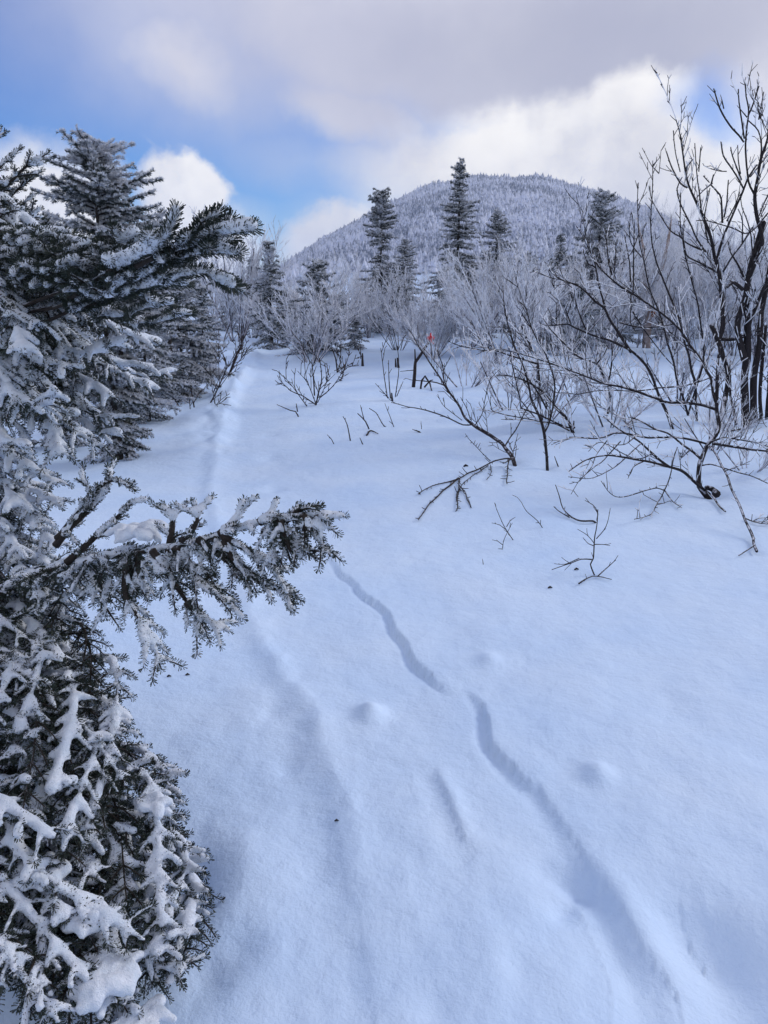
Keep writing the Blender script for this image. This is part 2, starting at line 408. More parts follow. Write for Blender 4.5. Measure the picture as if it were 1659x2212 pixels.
def build_terrain():
    w1 = np.concatenate([np.exp(np.arange(math.log(1.0), math.log(4.2), .03)), np.exp(np.arange(math.log(4.25), math.log(10.5), .0042)), np.exp(np.arange(math.log(10.55), math.log(15.5), .010))]); w2 = np.exp(np.arange(math.log(15.7), math.log(3000), .02))
    w = np.concatenate([w1, w2])
    s = np.concatenate([np.linspace(-2.2, -.58, 45, endpoint=False), np.linspace(-.58, -.17, 60, endpoint=False), np.linspace(-.17, .19, 215, endpoint=False), np.linspace(.19, .58, 60), np.linspace(.58, 2.2, 46)[1:]])
    Wg, Sg = np.meshgrid(w, s, indexing='ij')
    Y = Wg - 3.2; X = Sg * Wg
    Z = terrain_z(X.ravel(), Y.ravel()).reshape(X.shape)
    V = np.stack([X, Y, Z], -1).reshape(-1, 3)
    n, k = X.shape
    i = np.arange(n - 1)[:, None] * k + np.arange(k - 1)[None, :]
    Fq = np.stack([i, i + 1, i + k + 1, i + k], -1).reshape(-1, 4)
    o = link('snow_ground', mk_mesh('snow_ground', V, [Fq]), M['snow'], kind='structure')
    return o
build_terrain()
def tz(x, y): return float(terrain_z(np.array([float(x)]), np.array([float(y)]))[0])
def ground(px, py):
    g = ground0(px, py); return np.array([g[0], g[1], tz(g[0], g[1])])

# ------------------------------------------------------------------ mountain with its forest
RIDGE = [(-600, 700), (300, 675), (500, 632), (600, 596), (640, 574), (700, 538), (760, 508), (850, 466), (920, 439), (1000, 422), (1080, 415), (1160, 418), (1240, 434), (1320, 458), (1400, 484), (1500, 525), (1659, 590), (2100, 640), (2800, 660)]
RY = 900.0
_rt = np.array([at(a, b, RY)[0] / RY for a, b in RIDGE]); _rz = np.array([at(a, b, RY)[2] for a, b in RIDGE])
def mountain_z(x, y):
    t = x / np.maximum(y, 1); H = np.interp(t, _rt, _rz)
    H = H + 2.0 * fbm(t * 22, t * 0 + 3, 3)
    u = np.clip((y - 260) / (RY - 260), 0, 1)
    s = np.sin(u * np.pi / 2) ** 1.25
    back = np.clip((y - RY) / 700, 0, 1)
    z = 3.0 + (H - 3) * s * (1 - .8 * back ** 1.3)
    return z + 5.0 * fbm(x / 90, y / 110, 4) * u * (1 - u) * 2.2
def build_mountain():
    t = np.linspace(-1.0, 1.3, 260); y = np.concatenate([np.linspace(260, 900, 110), np.linspace(910, 1600, 30)])
    Yg, Tg = np.meshgrid(y, t, indexing='ij'); X = Tg * Yg
    Z = mountain_z(X, Yg)
    V = np.stack([X, Yg, Z], -1).reshape(-1, 3); n, k = X.shape
    i = np.arange(n - 1)[:, None] * k + np.arange(k - 1)[None, :]
    m = link('mountain', mk_mesh('mountain', V, [np.stack([i, i + 1, i + k + 1, i + k], -1).reshape(-1, 4)]), M['snow'], kind='structure')
    # conifers standing over the whole face
    N = 50000
    yy = 300 + (RY + 25 - 300) * rng.random(N) ** .8
    tt = rng.uniform(-.28, .62, N)
    xx = tt * yy; zz = mountain_z(xx, yy)
    hh = rng.uniform(2.6, 6.0, N) * np.where(rng.random(N) < .08, 1.35, 1); rr = hh * rng.uniform(.24, .36, N)
    k = 4; th = np.arange(k) * 2 * np.pi / k
    Vs = []; Fs = []; base = 0
    for (z0, z1, r) in ((.02, .62, 1.0), (.38, 1.0, .62)):
        rot = rng.uniform(0, 6.28, N)[:, None]
        rv = rr[:, None] * r * rng.uniform(.6, 1.25, (N, k))
        bx = xx[:, None] + rv * np.cos(th + rot); by = yy[:, None] + rv * np.sin(th + rot)
        bz = zz[:, None] + hh[:, None] * (z0 + rng.uniform(0, .1, (N, k)))
        top = np.stack([xx + rng.normal(0, .15, N), yy, zz + hh * z1], -1)[:, None, :]
        v = np.concatenate([np.stack([bx, by, bz], -1), top], 1).reshape(-1, 3)
        a = np.arange(k); f = np.stack([a, (a + 1) % k, np.full(k, k)], -1)
        f = (np.arange(N)[:, None, None] * (k + 1) + f[None]).reshape(-1, 3) + base
        Vs.append(v); Fs.append(f); base += len(v)
    mm, nt, b = mat('mountain_trees')
    g = nt.nodes.new('ShaderNodeNewGeometry'); pos = g.outputs['Position']
    n1 = noise(nt, pos, .30, 3, .8); n2 = noise(nt, pos, .02, 5, .6)
    f = maprange(nt, math_n(nt, 'ADD', math_n(nt, 'MULTIPLY', n1, .75), math_n(nt, 'MULTIPLY', n2, .5)), .48, .72)
    c = mixc(nt, f, (0.07, 0.10, 0.18), (0.60, 0.66, 0.84))
    nt.links.new(c, b.inputs['Base Color']); b.inputs['Roughness'].default_value = .9
    link('mountain_forest', mk_mesh('mountain_forest', np.concatenate(Vs), [np.concatenate(Fs)]), mm, smooth=False, kind='stuff')
build_mountain()

# ------------------------------------------------------------------ needles
UP = np.array([0, 0, 1.0])
def unit(v): return v / (np.linalg.norm(v) + 1e-9)
def needles(lines, dens, length, width, name, seed=1, lift=.25, tips=8, origin=None, quad=False):
    r = np.random.default_rng(seed)
    A = np.concatenate([l[:-1] for l in lines]); B = np.concatenate([l[1:] for l in lines])
    D = B - A; L = np.linalg.norm(D, axis=1); cnt = r.poisson(L * dens)
    i = np.repeat(np.arange(len(A)), cnt)
    P = A[i] + D[i] * r.random(len(i))[:, None]
    T = D[i] / (L[i][:, None] + 1e-9)
    fw = r.uniform(.55, 1.05, len(i)); ln = length * r.uniform(.75, 1.15, len(i))
    if tips:
        E = np.array([l[-1] for l in lines]); ET = np.array([unit(l[-1] - l[-2]) for l in lines])
        P = np.concatenate([P, np.repeat(E, tips, 0)]); T = np.concatenate([T, np.repeat(ET, tips, 0)])
        m = len(E) * tips; fw = np.concatenate([fw, r.uniform(.7, 2.5, m)]); ln = np.concatenate([ln, length * r.uniform(.7, 1.0, m)])
    n = len(P)
    ref = np.where(np.abs(T[:, 2:3]) < .9, UP[None], np.array([[1.0, 0, 0]]))
    U = np.cross(T, ref); U /= np.linalg.norm(U, axis=1, keepdims=True); W = np.cross(U, T)
    a = r.uniform(0, 2 * np.pi, n)
    R = U * np.cos(a)[:, None] + W * np.sin(a)[:, None]
    d = T * fw[:, None] + R + UP * lift; d /= np.linalg.norm(d, axis=1, keepdims=True)
    side = np.cross(d, r.normal(0, 1, (n, 3))); side /= np.linalg.norm(side, axis=1, keepdims=True)
    w = width * r.uniform(.8, 1.2, n)
    if origin is not None: P = P - origin
    if quad:
        e = P + d * ln[:, None]; ws = side * w[:, None] * .5
        v = np.stack([P, e + ws, e - ws], 1).reshape(-1, 3)
        return mk_mesh(name, v, [np.arange(3 * n).reshape(-1, 3)])
    v = np.stack([P - side * w[:, None] * .5, P + side * w[:, None] * .5, P + d * ln[:, None]], 1).reshape(-1, 3)
    return mk_mesh(name, v, [np.arange(3 * n).reshape(-1, 3)])

# ------------------------------------------------------------------ a fir bough: axis, side branches, shoots
def grow(axis, Lside, spacing, r, droop=.25, bare=.0, spread=.95, sub=True, minlen=.06, fill=1.0, sub_sp=.045):
    """returns list of (polyline, level)"""
    out = [(axis, 0)]
    seg = np.linalg.norm(np.diff(axis, axis=0), axis=1); cum = np.concatenate([[0], np.cumsum(seg)]); tot = cum[-1]
    s = tot * bare; k = 0
    while s < tot - .02:
        t = s / tot
        i = min(len(axis) - 2, int(np.searchsorted(cum, s) - 1)); i = max(i, 0)
        p = axis[i] + (axis[i + 1] - axis[i]) * ((s - cum[i]) / (seg[i] + 1e-9)); T = unit(axis[i + 1] - axis[i])
        side = np.cross(T, UP); side = unit(side if np.linalg.norm(side) > .15 else np.cross(T, [1, 0, 0]))
        for sg in (-1, 1):
            if r.random() > fill: continue
            ln = Lside * min(1, (1.02 - t) * 1.6) * min(1, .5 + t * 1.5) * r.uniform(.6, 1.15)
            ln = max(ln, minlen * r.uniform(.7, 1.3))
            d = unit(T * r.uniform(.55, .95) + side * sg * spread * r.uniform(.6, 1.1) + UP * r.normal(.05, .22))
            n = max(4, int(ln / .02))
            u = np.linspace(0, 1, n)[:, None]
            pl = p + d * ln * u - UP * droop * ln * u ** 2 + np.cross(d, UP) * r.normal(0, .06) * ln * u ** 2
            out.append((pl, 1))
            if sub and ln > minlen * 1.5:
                q = minlen * .5; 
                while q < ln - .015:
                    uu = q / ln; j = min(n - 2, int(uu * (n - 1)))
                    T2 = unit(pl[j + 1] - pl[j]); s2 = unit(np.cross(T2, UP) + 1e-6)
                    for g2 in (-1, 1):
                        if r.random() > .82: continue
                        l2 = min((ln - q) * r.uniform(.35, .65) + .015, .16)
                        d2 = unit(T2 * .85 + s2 * g2 * r.uniform(.5, .9) + UP * r.normal(.02, .22))
                        m = max(3, int(l2 / .02)); u2 = np.linspace(0, 1, m)[:, None]
                        out.append((pl[j] + d2 * l2 * u2 - UP * droop * l2 * u2 ** 2, 2))
                    q += sub_sp * r.uniform(.8, 1.3)
        s += spacing * r.uniform(.75, 1.3); k += 1
    return out

def clump(lines, rad, vox, name, r, origin, keep=.8, lift=.42, heavy=1.0):
    """snow lying along the shoots, fused where shoots meet"""
    tb = Tubes()
    for pl, lv in lines:
        if lv == 2 and r.random() > keep: continue
        n = len(pl)
        if lv > 0 and n > 4 and r.random() < .55:            # the coat has slid off one end
            c = r.integers(1, max(2, n // 2)); pl = pl[c:] if r.random() < .5 else pl[:-c]; n = len(pl)
        if n < 2: continue
        R = rad * (1.0 + np.interp(np.arange(n) / 3, np.arange(n // 3 + 3), r.uniform(-.5, .5, n // 3 + 3)))
        if lv == 0: R = R * 1.2 * heavy
        if lv == 1: R = R * (1.0 + .25 * heavy * np.linspace(1, 0, n))
        if lv == 2: R = R * .88
        R[-1] *= .9
        Q = pl + UP * (R * lift)[:, None]
        tb.add(Q, R, 6)
    me = tb.mesh(name + '_raw')
    for v in (0,):
        pass
    o = bpy.data.objects.new('tmp', me); COL.objects.link(o)
    md = o.modifiers.new('r', 'REMESH'); md.mode = 'VOXEL'; md.voxel_size = vox; md.use_smooth_shade = True
    sm = o.modifiers.new('s', 'SMOOTH'); sm.factor = .5; sm.iterations = 2
    dg = bpy.context.evaluated_depsgraph_get()
    m2 = bpy.data.meshes.new_from_object(o.evaluated_get(dg)); m2.name = name
    bpy.data.objects.remove(o); bpy.data.meshes.remove(me)
    if len(m2.vertices):
        co = np.empty(len(m2.vertices) * 3, np.float32); m2.vertices.foreach_get('co', co)
        co = co.reshape(-1, 3); nv = np.empty(len(m2.vertices) * 3, np.float32); m2.vertices.foreach_get('normal', nv); nv = nv.reshape(-1, 3)
        x_, y_, z_ = co[:, 0], co[:, 1], co[:, 2]
        am = .0032 * fbm(x_ * 34 + z_ * 23, y_ * 34 - z_ * 27, 3) + .0028 * fbm(x_ * 11 - z_ * 9, y_ * 11 + z_ * 13 + 50, 2)      # crusty, uneven coat
        co = co + nv * am[:, None].astype(np.float32) - np.asarray(origin, np.float32); m2.vertices.foreach_set('co', co.ravel()); m2.update()
    return m2

def add_bough(tree, origin, ctrl, Lside, seed, snow=1.0, dens=1200, nlen=.0148, nwid=.0025, rad=.0078, vox=.0075, bare=.15, spacing=.062,
              droop=.25, label=None, fill=1.0, stemr=.011, heavy=1.0, spread=.95, sub_sp=.052):
    r = np.random.default_rng(seed)
    axis = spline(np.array(ctrl), .02)
    axis = axis + np.stack([vnoise(len(axis), 8, .010), vnoise(len(axis), 8, .010), vnoise(len(axis), 8, .008)], -1)
    L = grow(axis, Lside, spacing, r, droop, bare, fill=fill, spread=spread, sub_sp=sub_sp)
    wd = Tubes()
    for pl, lv in L:
        r0 = (stemr, .0035, .002)[lv]; wd.add(pl, np.linspace(r0, .0015, len(pl)), (6, 4, 3)[lv], origin=origin)
    b = link('bough', wd.mesh('bough'), M['wood'], tree)
    if label: b['label'] = label
    nb = int(len(axis) * bare)
    fol = [(axis[nb:], 0)] + [q for q in L[1:]]
    fol = [q for q in fol if len(q[0]) > 1]
    link('needles', needles([q[0] for q in fol], dens, nlen, nwid, 'needles', seed, origin=origin, quad=True, lift=.4), M['needles'], b, smooth=False, kind='stuff')
    if snow > 0:
        link('snow', clump(fol, rad * snow, vox, 'snow', r, origin, heavy=heavy), M['clump'], b)
    return axis

# ---- the near fir, trunk just outside the left edge
NF = np.array([-1.42, 2.75, 0.0]); NF[2] = base_z(NF[0], NF[1])
near = thing('fir_tree', NF, 'large snow laden fir at the left, one long bough reaching over the trail', 'fir tree')
tb = Tubes(); trunk_pts = spline(np.array([NF - [0, 0, .3], NF + [0.02, 0, .7], NF + [0.04, -.02, 1.5], NF + [0.02, 0.0, 2.2]]), .05)
tb.add(trunk_pts, np.interp(np.arange(len(trunk_pts)), [0, len(trunk_pts)], [.055, .008]), 10, origin=NF)
link('trunk', tb.mesh('trunk'), M['wood'], near)
def trunk_at(z):
    i = int(np.clip(np.searchsorted(trunk_pts[:, 2], z), 0, len(trunk_pts) - 1)); return trunk_pts[i]
SD = [100]
def nb(tip, rise=.12, up_end=0.0, L=.16, zs=None, wild=0.0, **k):
    """bough from the trunk to a tip at picture position (px,py) and distance Y"""
    T = at(*tip)
    st = trunk_at((T[2] + rise) if zs is None else zs)
    mid = st * .5 + T * .5 + UP * (rise * .55)
    q = st * .2 + T * .8 + UP * (rise * .25 - up_end)
    if wild:
        dd = unit(T - st); sd = unit(np.cross(dd, UP)); a = rng.choice([-1, 1]) * rng.uniform(.2, 1) * wild
        ln_ = np.linalg.norm(T - st) * .24
        q = T - (dd * math.cos(a) + sd * math.sin(a) + UP * rng.uniform(-.5, .45)) * ln_
        q[0] = min(q[0], T[0] - .035)
        mid = mid - sd * math.sin(a) * ln_ * .3
    SD[0] += 1
    return add_bough(near, NF, [st, mid, q, T], L, SD[0], **k)
def branchlet(ctrl, L, **k):
    SD[0] += 1
    return add_bough(near, NF, [at(*c) for c in ctrl], L, SD[0], **k)
# crown, upper left
for t in [(2, 280, 2.9), (48, 318, 2.8), (105, 328, 2.6), (88, 372, 2.7), (70, 425, 2.7), (95, 455, 2.8), (20, 380, 2.7), (15, 450, 2.5), (-40, 330, 2.7)]:
    nb(t, rise=-.10, L=.10, snow=.75, droop=.05, bare=.3)
# boughs of the middle crown, hanging to the right
for t, L in [((215, 640, 2.2), .2), ((150, 600, 2.3), .17), ((100, 690, 2.1), .2), ((265, 730, 2.3), .2), ((40, 590, 2.3), .17), ((185, 800, 2.2), .2), ((120, 850, 2.1), .2),
          ((55, 760, 2.0), .18), ((50, 890, 2.1), .18), ((345, 845, 2.6), .18), ((300, 905, 2.5), .2), ((262, 935, 2.4), .18), ((222, 965, 2.35), .18), ((125, 985, 2.25), .18), ((60, 970, 2.2), .17),
          ((330, 800, 2.8), .18), ((385, 800, 3.0), .16), ((300, 700, 2.7), .18), ((240, 860, 2.5), .18), ((170, 900, 2.4), .18), ((20, 680, 2.1), .16), ((20, 830, 2.2), .16),
          ((340, 740, 2.9), .17), ((130, 520, 2.5), .15), ((60, 520, 2.5), .14), ((200, 700, 2.6), .18), ((110, 780, 2.5), .18)]:
    nb(t, rise=.13, L=L, snow=.95, droop=.45, wild=.35, bare=.25, heavy=1.3)
# darker boughs coming toward the camera and the fragment against the sky
for c, L in [([(-60, 700, 2.5), (150, 620, 2.1), (330, 560, 1.9), (470, 505, 1.75), (548, 489, 1.72)], .075),
          ([(-60, 720, 2.5), (180, 640, 2.1), (350, 575, 1.9), (450, 540, 1.8), (520, 545, 1.78)], .07),
          ([(-40, 740, 2.5), (200, 660, 2.1), (350, 600, 1.95), (430, 580, 1.9), (485, 608, 1.9)], .07),
          ([(150, 640, 2.1), (280, 560, 1.9), (370, 500, 1.8), (388, 448, 1.78)], .06),
          ([(300, 580, 1.9), (400, 520, 1.8), (430, 482, 1.76), (470, 462, 1.74)], .05)]:
    branchlet(c, L, snow=1.45, bare=.5, dens=4200, nlen=.025, nwid=.0022, spacing=.13, droop=0.0, heavy=.9, sub_sp=.2, spread=.5, stemr=.007)
for t in [(300, 505, 2.0), (255, 545, 2.0), (200, 520, 2.1), (340, 560, 2.0), (390, 610, 2.1), (160, 560, 2.0), (290, 600, 1.9), (340, 650, 2.2), (400, 670, 2.3), (230, 590, 1.95)]:
    nb(t, rise=.02, L=.10, snow=1.2, dens=2400, nlen=.023, nwid=.0022, droop=.05, bare=.5, heavy=.9, spacing=.09, up_end=.05, sub_sp=.09, stemr=.008)
# long bough over the trail
BM = [(-120, 1300, 2.5), (60, 1245, 2.25), (230, 1205, 2.1), (400, 1175, 2.0), (540, 1140, 1.95), (650, 1115, 1.93), (738, 1112, 1.92)]
branchlet(BM, .17, snow=.85, bare=.1, heavy=1.3, spacing=.06, stemr=.014, droop=.25, label='long low bough reaching out over the trail')
for c, L in [([(480, 1160, 1.97), (560, 1200, 1.95), (610, 1245, 1.94), (640, 1290, 1.93)], .10), ([(430, 1170, 1.98), (520, 1230, 1.95), (600, 1275, 1.93), (640, 1297, 1.92)], .08),
          ([(380, 1180, 2.0), (430, 1250, 1.96), (490, 1300, 1.94), (522, 1332, 1.93)], .10), ([(330, 1185, 2.0), (380, 1260, 1.97), (420, 1320, 1.95), (435, 1375, 1.94)], .09),
          ([(270, 1200, 2.05), (270, 1280, 2.0), (320, 1360, 1.97), (350, 1445, 1.95)], .055), ([(400, 1300, 1.95), (450, 1340, 1.94), (495, 1360, 1.93)], .06),
          ([(560, 1140, 1.95), (620, 1165, 1.93), (660, 1185, 1.92), (700, 1192, 1.91)], .07), ([(480, 1160, 1.97), (520, 1120, 1.98), (533, 1080, 2.0)], .05),
          ([(560, 1135, 1.95), (590, 1110, 1.96), (598, 1086, 1.97)], .05), ([(610, 1125, 1.95), (650, 1095, 1.95), (695, 1088, 1.94)], .05), ([(400, 1175, 2.0), (430, 1130, 2.0), (420, 1090, 2.02)], .05),
          ([(150, 1220, 2.15), (230, 1130, 2.15), (280, 1085, 2.15), (310, 1078, 2.15)], .07), ([(120, 1180, 2.2), (190, 1080, 2.2), (175, 1040, 2.2), (180, 1008, 2.2)], .05),
          ([(130, 1160, 2.2), (220, 1080, 2.2), (240, 1040, 2.2), (235, 1008, 2.2)], .05), ([(130, 1150, 2.2), (210, 1060, 2.2), (250, 1040, 2.2), (290, 1045, 2.2)], .05),
          ([(230, 1205, 2.1), (240, 1260, 2.07), (228, 1300, 2.05), (225, 1330, 2.04)], .06), ([(180, 1210, 2.1), (195, 1270, 2.07), (200, 1310, 2.05)], .06), ([(300, 1190, 2.05), (300, 1250, 2.02), (285, 1290, 2.0)], .06),
          ([(360, 1180, 2.03), (370, 1110, 2.06), (350, 1085, 2.08)], .06), ([(480, 1165, 1.96), (505, 1215, 1.94), (540, 1250, 1.92), (550, 1275, 1.92)], .06)]:
    branchlet(c, L, snow=.76, bare=.12, heavy=1.0, droop=.2, spread=.7, spacing=.062)
for k in range(16):                                   # shoots hanging off its underside
    u = rng.uniform(.22, .92); i0 = u * (len(BM) - 1); i1 = int(i0); fr = i0 - i1
    a0 = np.array(BM[i1]) * (1 - fr) + np.array(BM[min(i1 + 1, len(BM) - 1)]) * fr
    dx, dy = rng.uniform(5, 60), rng.uniform(60, 125) * (1.15 - .5 * u)
    branchlet([tuple(a0), (a0[0] + dx * .4, a0[1] + dy * .45, a0[2] - .02), (a0[0] + dx, a0[1] + dy, a0[2] - .04)],   .05, snow=.76, bare=.08, heavy=1.0, droop=.15, spread=.65)
# small frosted boughs at the left edge behind it
for t, L in [((120, 1050, 2.5), .12), ((140, 1100, 2.5), .12), ((60, 1010, 2.5), .12), ((40, 1090, 2.45), .12), ((90, 1130, 2.45), .12), ((20, 1150, 2.4), .12), ((130, 1180, 2.4), .12), ((60, 1210, 2.3), .12), ((100, 1290, 2.2), .12), ((180, 1290, 2.2), .12)]:
    nb(t, rise=.04, L=L, snow=1.1, droop=.35, bare=.35, heavy=1.2)
# lower boughs, heavy with snow, down to the ground
low = [((160, 1360, 2.1), .15), ((190, 1420, 2.05), .14), ((235, 1490, 2.0), .15), ((150, 1480, 1.95), .15), ((265, 1560, 1.95), .14), ((90, 1420, 2.0), .15), ((40, 1500, 1.95), .15),
       ((200, 1600, 1.85), .15), ((310, 1640, 1.85), .14), ((110, 1590, 1.8), .15), ((350, 1700, 1.8), .14), ((240, 1690, 1.75), .15), ((30, 1640, 1.75), .15), ((150, 1720, 1.7), .16),
       ((345, 1800, 1.75), .13), ((250, 1790, 1.68), .16), ((60, 1770, 1.62), .16), ((430, 1780, 1.85), .10), ((428, 1845, 1.8), .11), ((330, 1880, 1.68), .13), ((180, 1850, 1.6), .16), ((90, 1900, 1.55), .16),
       ((300, 1950, 1.6), .14), ((350, 1990, 1.58), .12), ((20, 1960, 1.5), .15), ((435, 2030, 1.55), .10), ((425, 2085, 1.52), .10), ((360, 2070, 1.5), .13), ((300, 2100, 1.46), .14),
       ((230, 2000, 1.55), .15), ((150, 1990, 1.5), .15), ((200, 2110, 1.42), .15), ((110, 2090, 1.42), .15), ((330, 2180, 1.42), .12), ((250, 2200, 1.38), .14), ((30, 2110, 1.38), .14), ((140, 2210, 1.34), .14), ((380, 2130, 1.5), .11)]
low = [((px - (75 if py < 1760 else 55) * min(1, px / 250) * (.45 if py > 1940 else 1), py, Y), L * .72) for (px, py, Y), L in low]
for t, L in low[::2] + [((t[0] - 40, t[1] + 15, t[2] + .05), L) for t, L in low[1::3]]:      # shaded inner sprays without snow
    nb(t, rise=.06, L=.11, snow=0, wild=.6, droop=.3, bare=.3, dens=800)
for t, L in low + [((t[0] - rng.uniform(5, 70), t[1] + rng.uniform(-45, 30), t[2]), L) for t, L in low]:
    nb(t, rise=.04, L=L, snow=.78 + rng.uniform(0, .3), droop=.15, bare=.5, heavy=1.25, wild=.7, nlen=.0155, dens=1350, nwid=.0026)

def pad(px, py, Y, rx, ry, n, rad, seed):
    """a sagging pad of snow caught between the twigs: strands of snow fused into one crusted lump"""
    r = np.random.default_rng(seed); c = at(px, py, Y); L = []
    for _ in range(n):
        a = r.uniform(0, 6.28); q = np.sqrt(r.random()) * .8; p0 = c + np.array([math.cos(a) * rx * q, math.sin(a) * ry * q, r.normal(0, .004)])
        b = r.uniform(0, 6.28); l = r.uniform(.35, .9) * rx; p2 = p0 + np.array([math.cos(b) * l, math.sin(b) * l, -.22 * l])
        L.append((spline(np.array([p0, (p0 + p2) / 2 + UP * .006, p2]), .01), 1))
    link('snow_pad', clump(L, rad, .006, 'snow_pad', r, NF, heavy=.6, lift=0), M['clump'], near)
for a in [(222, 2100, 1.455, .075, .075, 34, .017, 1), (190, 1985, 1.53, .055, .045, 20, .014, 2), (300, 1142, 2.09, .080, .05, 24, .011, 3), (290, 2225, 1.39, .07, .07, 24, .016, 7), (330, 1735, 1.80, .04, .04, 14, .012, 4), (80, 1880, 1.60, .06, .05, 20, .013, 5)]:
    pad(*a)

# ------------------------------------------------------------------ free standing conifers
def conifer_meshes(h, rbase, seed, dens, nlen, nwid, frost_w, rad_top=.03, step=.16, shape=None, Ls=.3, frost=True, zmin=.04, lean=0, bough_step=.12, gapfn=None):
    r = np.random.default_rng(seed)
    tr = Tubes(); ax = np.stack([np.linspace(0, lean, 14) + r.normal(0, .003 * h, 14) * np.linspace(1, 0, 14), r.normal(0, .003 * h, 14) * np.linspace(1, 0, 14), np.linspace(-.3, h, 14)], -1)
    tr.add(ax, np.linspace(max(.018 * h, .02), .006, 14), 6)
    lines = []; wd = Tubes()
    z = h * zmin; dens = dens * .95; nwid = nwid * 1.25
    while z < h * .985:
        u = z / h
        rr = rbase * (shape(u) if shape else (1 - u) ** .8) + rad_top
        if gapfn is not None and r.random() < gapfn(u): z += step * .3; continue
        nb_ = int(r.integers(3, 6))
        a0 = r.uniform(0, 6.28); z_ = z
        for j in range(nb_):
            z = z_ + r.uniform(-.5, .5) * step; u = min(.99, max(.01, z / h))
            a = a0 + j * 2 * np.pi / nb_ + r.normal(0, .45); L = rr * r.uniform(.45, 1.3)
            d = np.array([math.cos(a), math.sin(a), 0]); sl = np.interp(u, [0, .6, 1], [-.2, .05, .6]) + r.normal(0, .12)
            c = np.array([np.interp(z, ax[:, 2], ax[:, 0]), np.interp(z, ax[:, 2], ax[:, 1]), z])
            n = max(4, int(L / bough_step) + 3); t = np.linspace(0, 1, n)[:, None]
            pl = c + d * L * t + UP * (sl * L * t - .22 * L * t ** 2 + (.12 * L * t ** 4))
            lines.append(pl); wd.add(pl, np.linspace(.006 * h ** .5, .003, n), 3)
            s = .18
            while s < .97:
                i = min(n - 2, int(s * (n - 1))); T = unit(pl[i + 1] - pl[i]); sd = unit(np.cross(T, UP))
                for g in (-1, 1):
                    l2 = max(Ls * L * (1.05 - s), bough_step * .8) * r.uniform(.6, 1.15)
                    d2 = unit(T * .8 + sd * g * r.uniform(.5, .95) + UP * r.normal(0, .15))
                    m = 3; tt = np.linspace(0, 1, m)[:, None]
                    lines.append(pl[i] + (pl[i + 1] - pl[i]) * (s * (n - 1) - i) + d2 * l2 * tt - UP * .2 * l2 * tt ** 2)
                s += bough_step / L * r.uniform(.8, 1.2)
        z = z_ + .5 * step * r.uniform(.8, 1.2) * (1 - .5 * u)
    lines.append(np.array([[ax[-1][0], ax[-1][1], h * .93], [ax[-1][0], ax[-1][1], h]]))
    nm = needles(lines, dens, nlen, nwid, 'needles', seed, tips=4)
    fm = None
    if frost:
        up = [l + UP * nlen * .35 for l in lines]
        fm = needles(up, dens * frost_w, nlen * .8, nwid * 1.5, 'frost', seed + 1, lift=.9, tips=3)
    return tr.mesh('trunk'), wd.mesh('boughs'), nm, fm
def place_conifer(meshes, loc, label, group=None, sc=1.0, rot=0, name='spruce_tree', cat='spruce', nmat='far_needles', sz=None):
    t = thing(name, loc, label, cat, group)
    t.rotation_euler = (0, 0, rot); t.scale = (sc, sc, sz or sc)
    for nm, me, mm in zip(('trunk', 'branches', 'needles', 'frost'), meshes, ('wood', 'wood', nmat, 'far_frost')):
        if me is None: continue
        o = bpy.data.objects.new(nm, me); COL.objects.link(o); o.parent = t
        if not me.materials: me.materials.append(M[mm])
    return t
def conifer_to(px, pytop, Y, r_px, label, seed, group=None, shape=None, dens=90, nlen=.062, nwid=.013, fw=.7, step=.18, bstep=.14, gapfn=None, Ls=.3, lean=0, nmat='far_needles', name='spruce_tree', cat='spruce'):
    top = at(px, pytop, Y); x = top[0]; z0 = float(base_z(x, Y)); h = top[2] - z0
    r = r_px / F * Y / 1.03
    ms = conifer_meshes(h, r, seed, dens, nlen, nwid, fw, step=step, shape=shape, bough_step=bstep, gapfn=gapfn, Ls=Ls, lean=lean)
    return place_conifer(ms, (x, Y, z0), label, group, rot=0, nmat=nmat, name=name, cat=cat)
# the bushy spruce behind the near fir and its neighbours
conifer_to(196, 300, 8.0, 190, 'bushy young spruce with a forked snowy top standing just behind the large fir', 11, shape=lambda u: np.interp(u, [0, .15, .32, .61, .83, .92, .97, 1], [.25, .42, .66, .76, .58, .32, .14, .05]), dens=330, nlen=.036, nwid=.0066, fw=.9, step=.13, bstep=.085, Ls=.38)
conifer_to(225, 322, 8.1, 40, 'thin second leader of young spruce beside the forked snowy top', 12, shape=lambda u: (1 - u) ** .9, dens=300, nlen=.034, nwid=.0062, fw=.9, step=.14, bstep=.09)
conifer_to(378, 570, 12.5, 86, 'rounded brownish spruce at the right edge of the left hand thicket', 13, Ls=.5, shape=lambda u: np.interp(u, [0, .1, .25, .5, .75, 1], [.6, .95, 1, .85, .6, .1]), dens=200, nlen=.04, nwid=.010, fw=.9, step=.14, bstep=.09)
conifer_to(432, 610, 15, 48, 'small dark spruce behind the brownish one on the left', 14, Ls=.5, shape=lambda u: (1 - u) ** .5, dens=150, nlen=.045, nwid=.011, fw=.6, step=.18, bstep=.12)
conifer_to(300, 600, 10.5, 90, 'open branched spruce hidden among the left hand thicket', 17, Ls=.5, shape=lambda u: np.interp(u, [0, .3, .7, 1], [.5, 1, .7, .1]), dens=190, nlen=.036, nwid=.009, fw=.9, step=.15, bstep=.10)
conifer_to(348, 455, 12, 60, 'slender bare topped spruce rising behind the left hand thicket', 15, dens=110, nlen=.04, nwid=.008, fw=.9, step=.3, bstep=.13)
conifer_to(90, 470, 8.8, 135, 'snow covered spruce between the large fir and the forked young spruce', 16, Ls=.5, shape=lambda u: np.interp(u, [0, .2, .35, .7, 1], [.3, .6, .8, .8, .1]), dens=230, nlen=.04, nwid=.0085, fw=1.3, step=.17, bstep=.11)
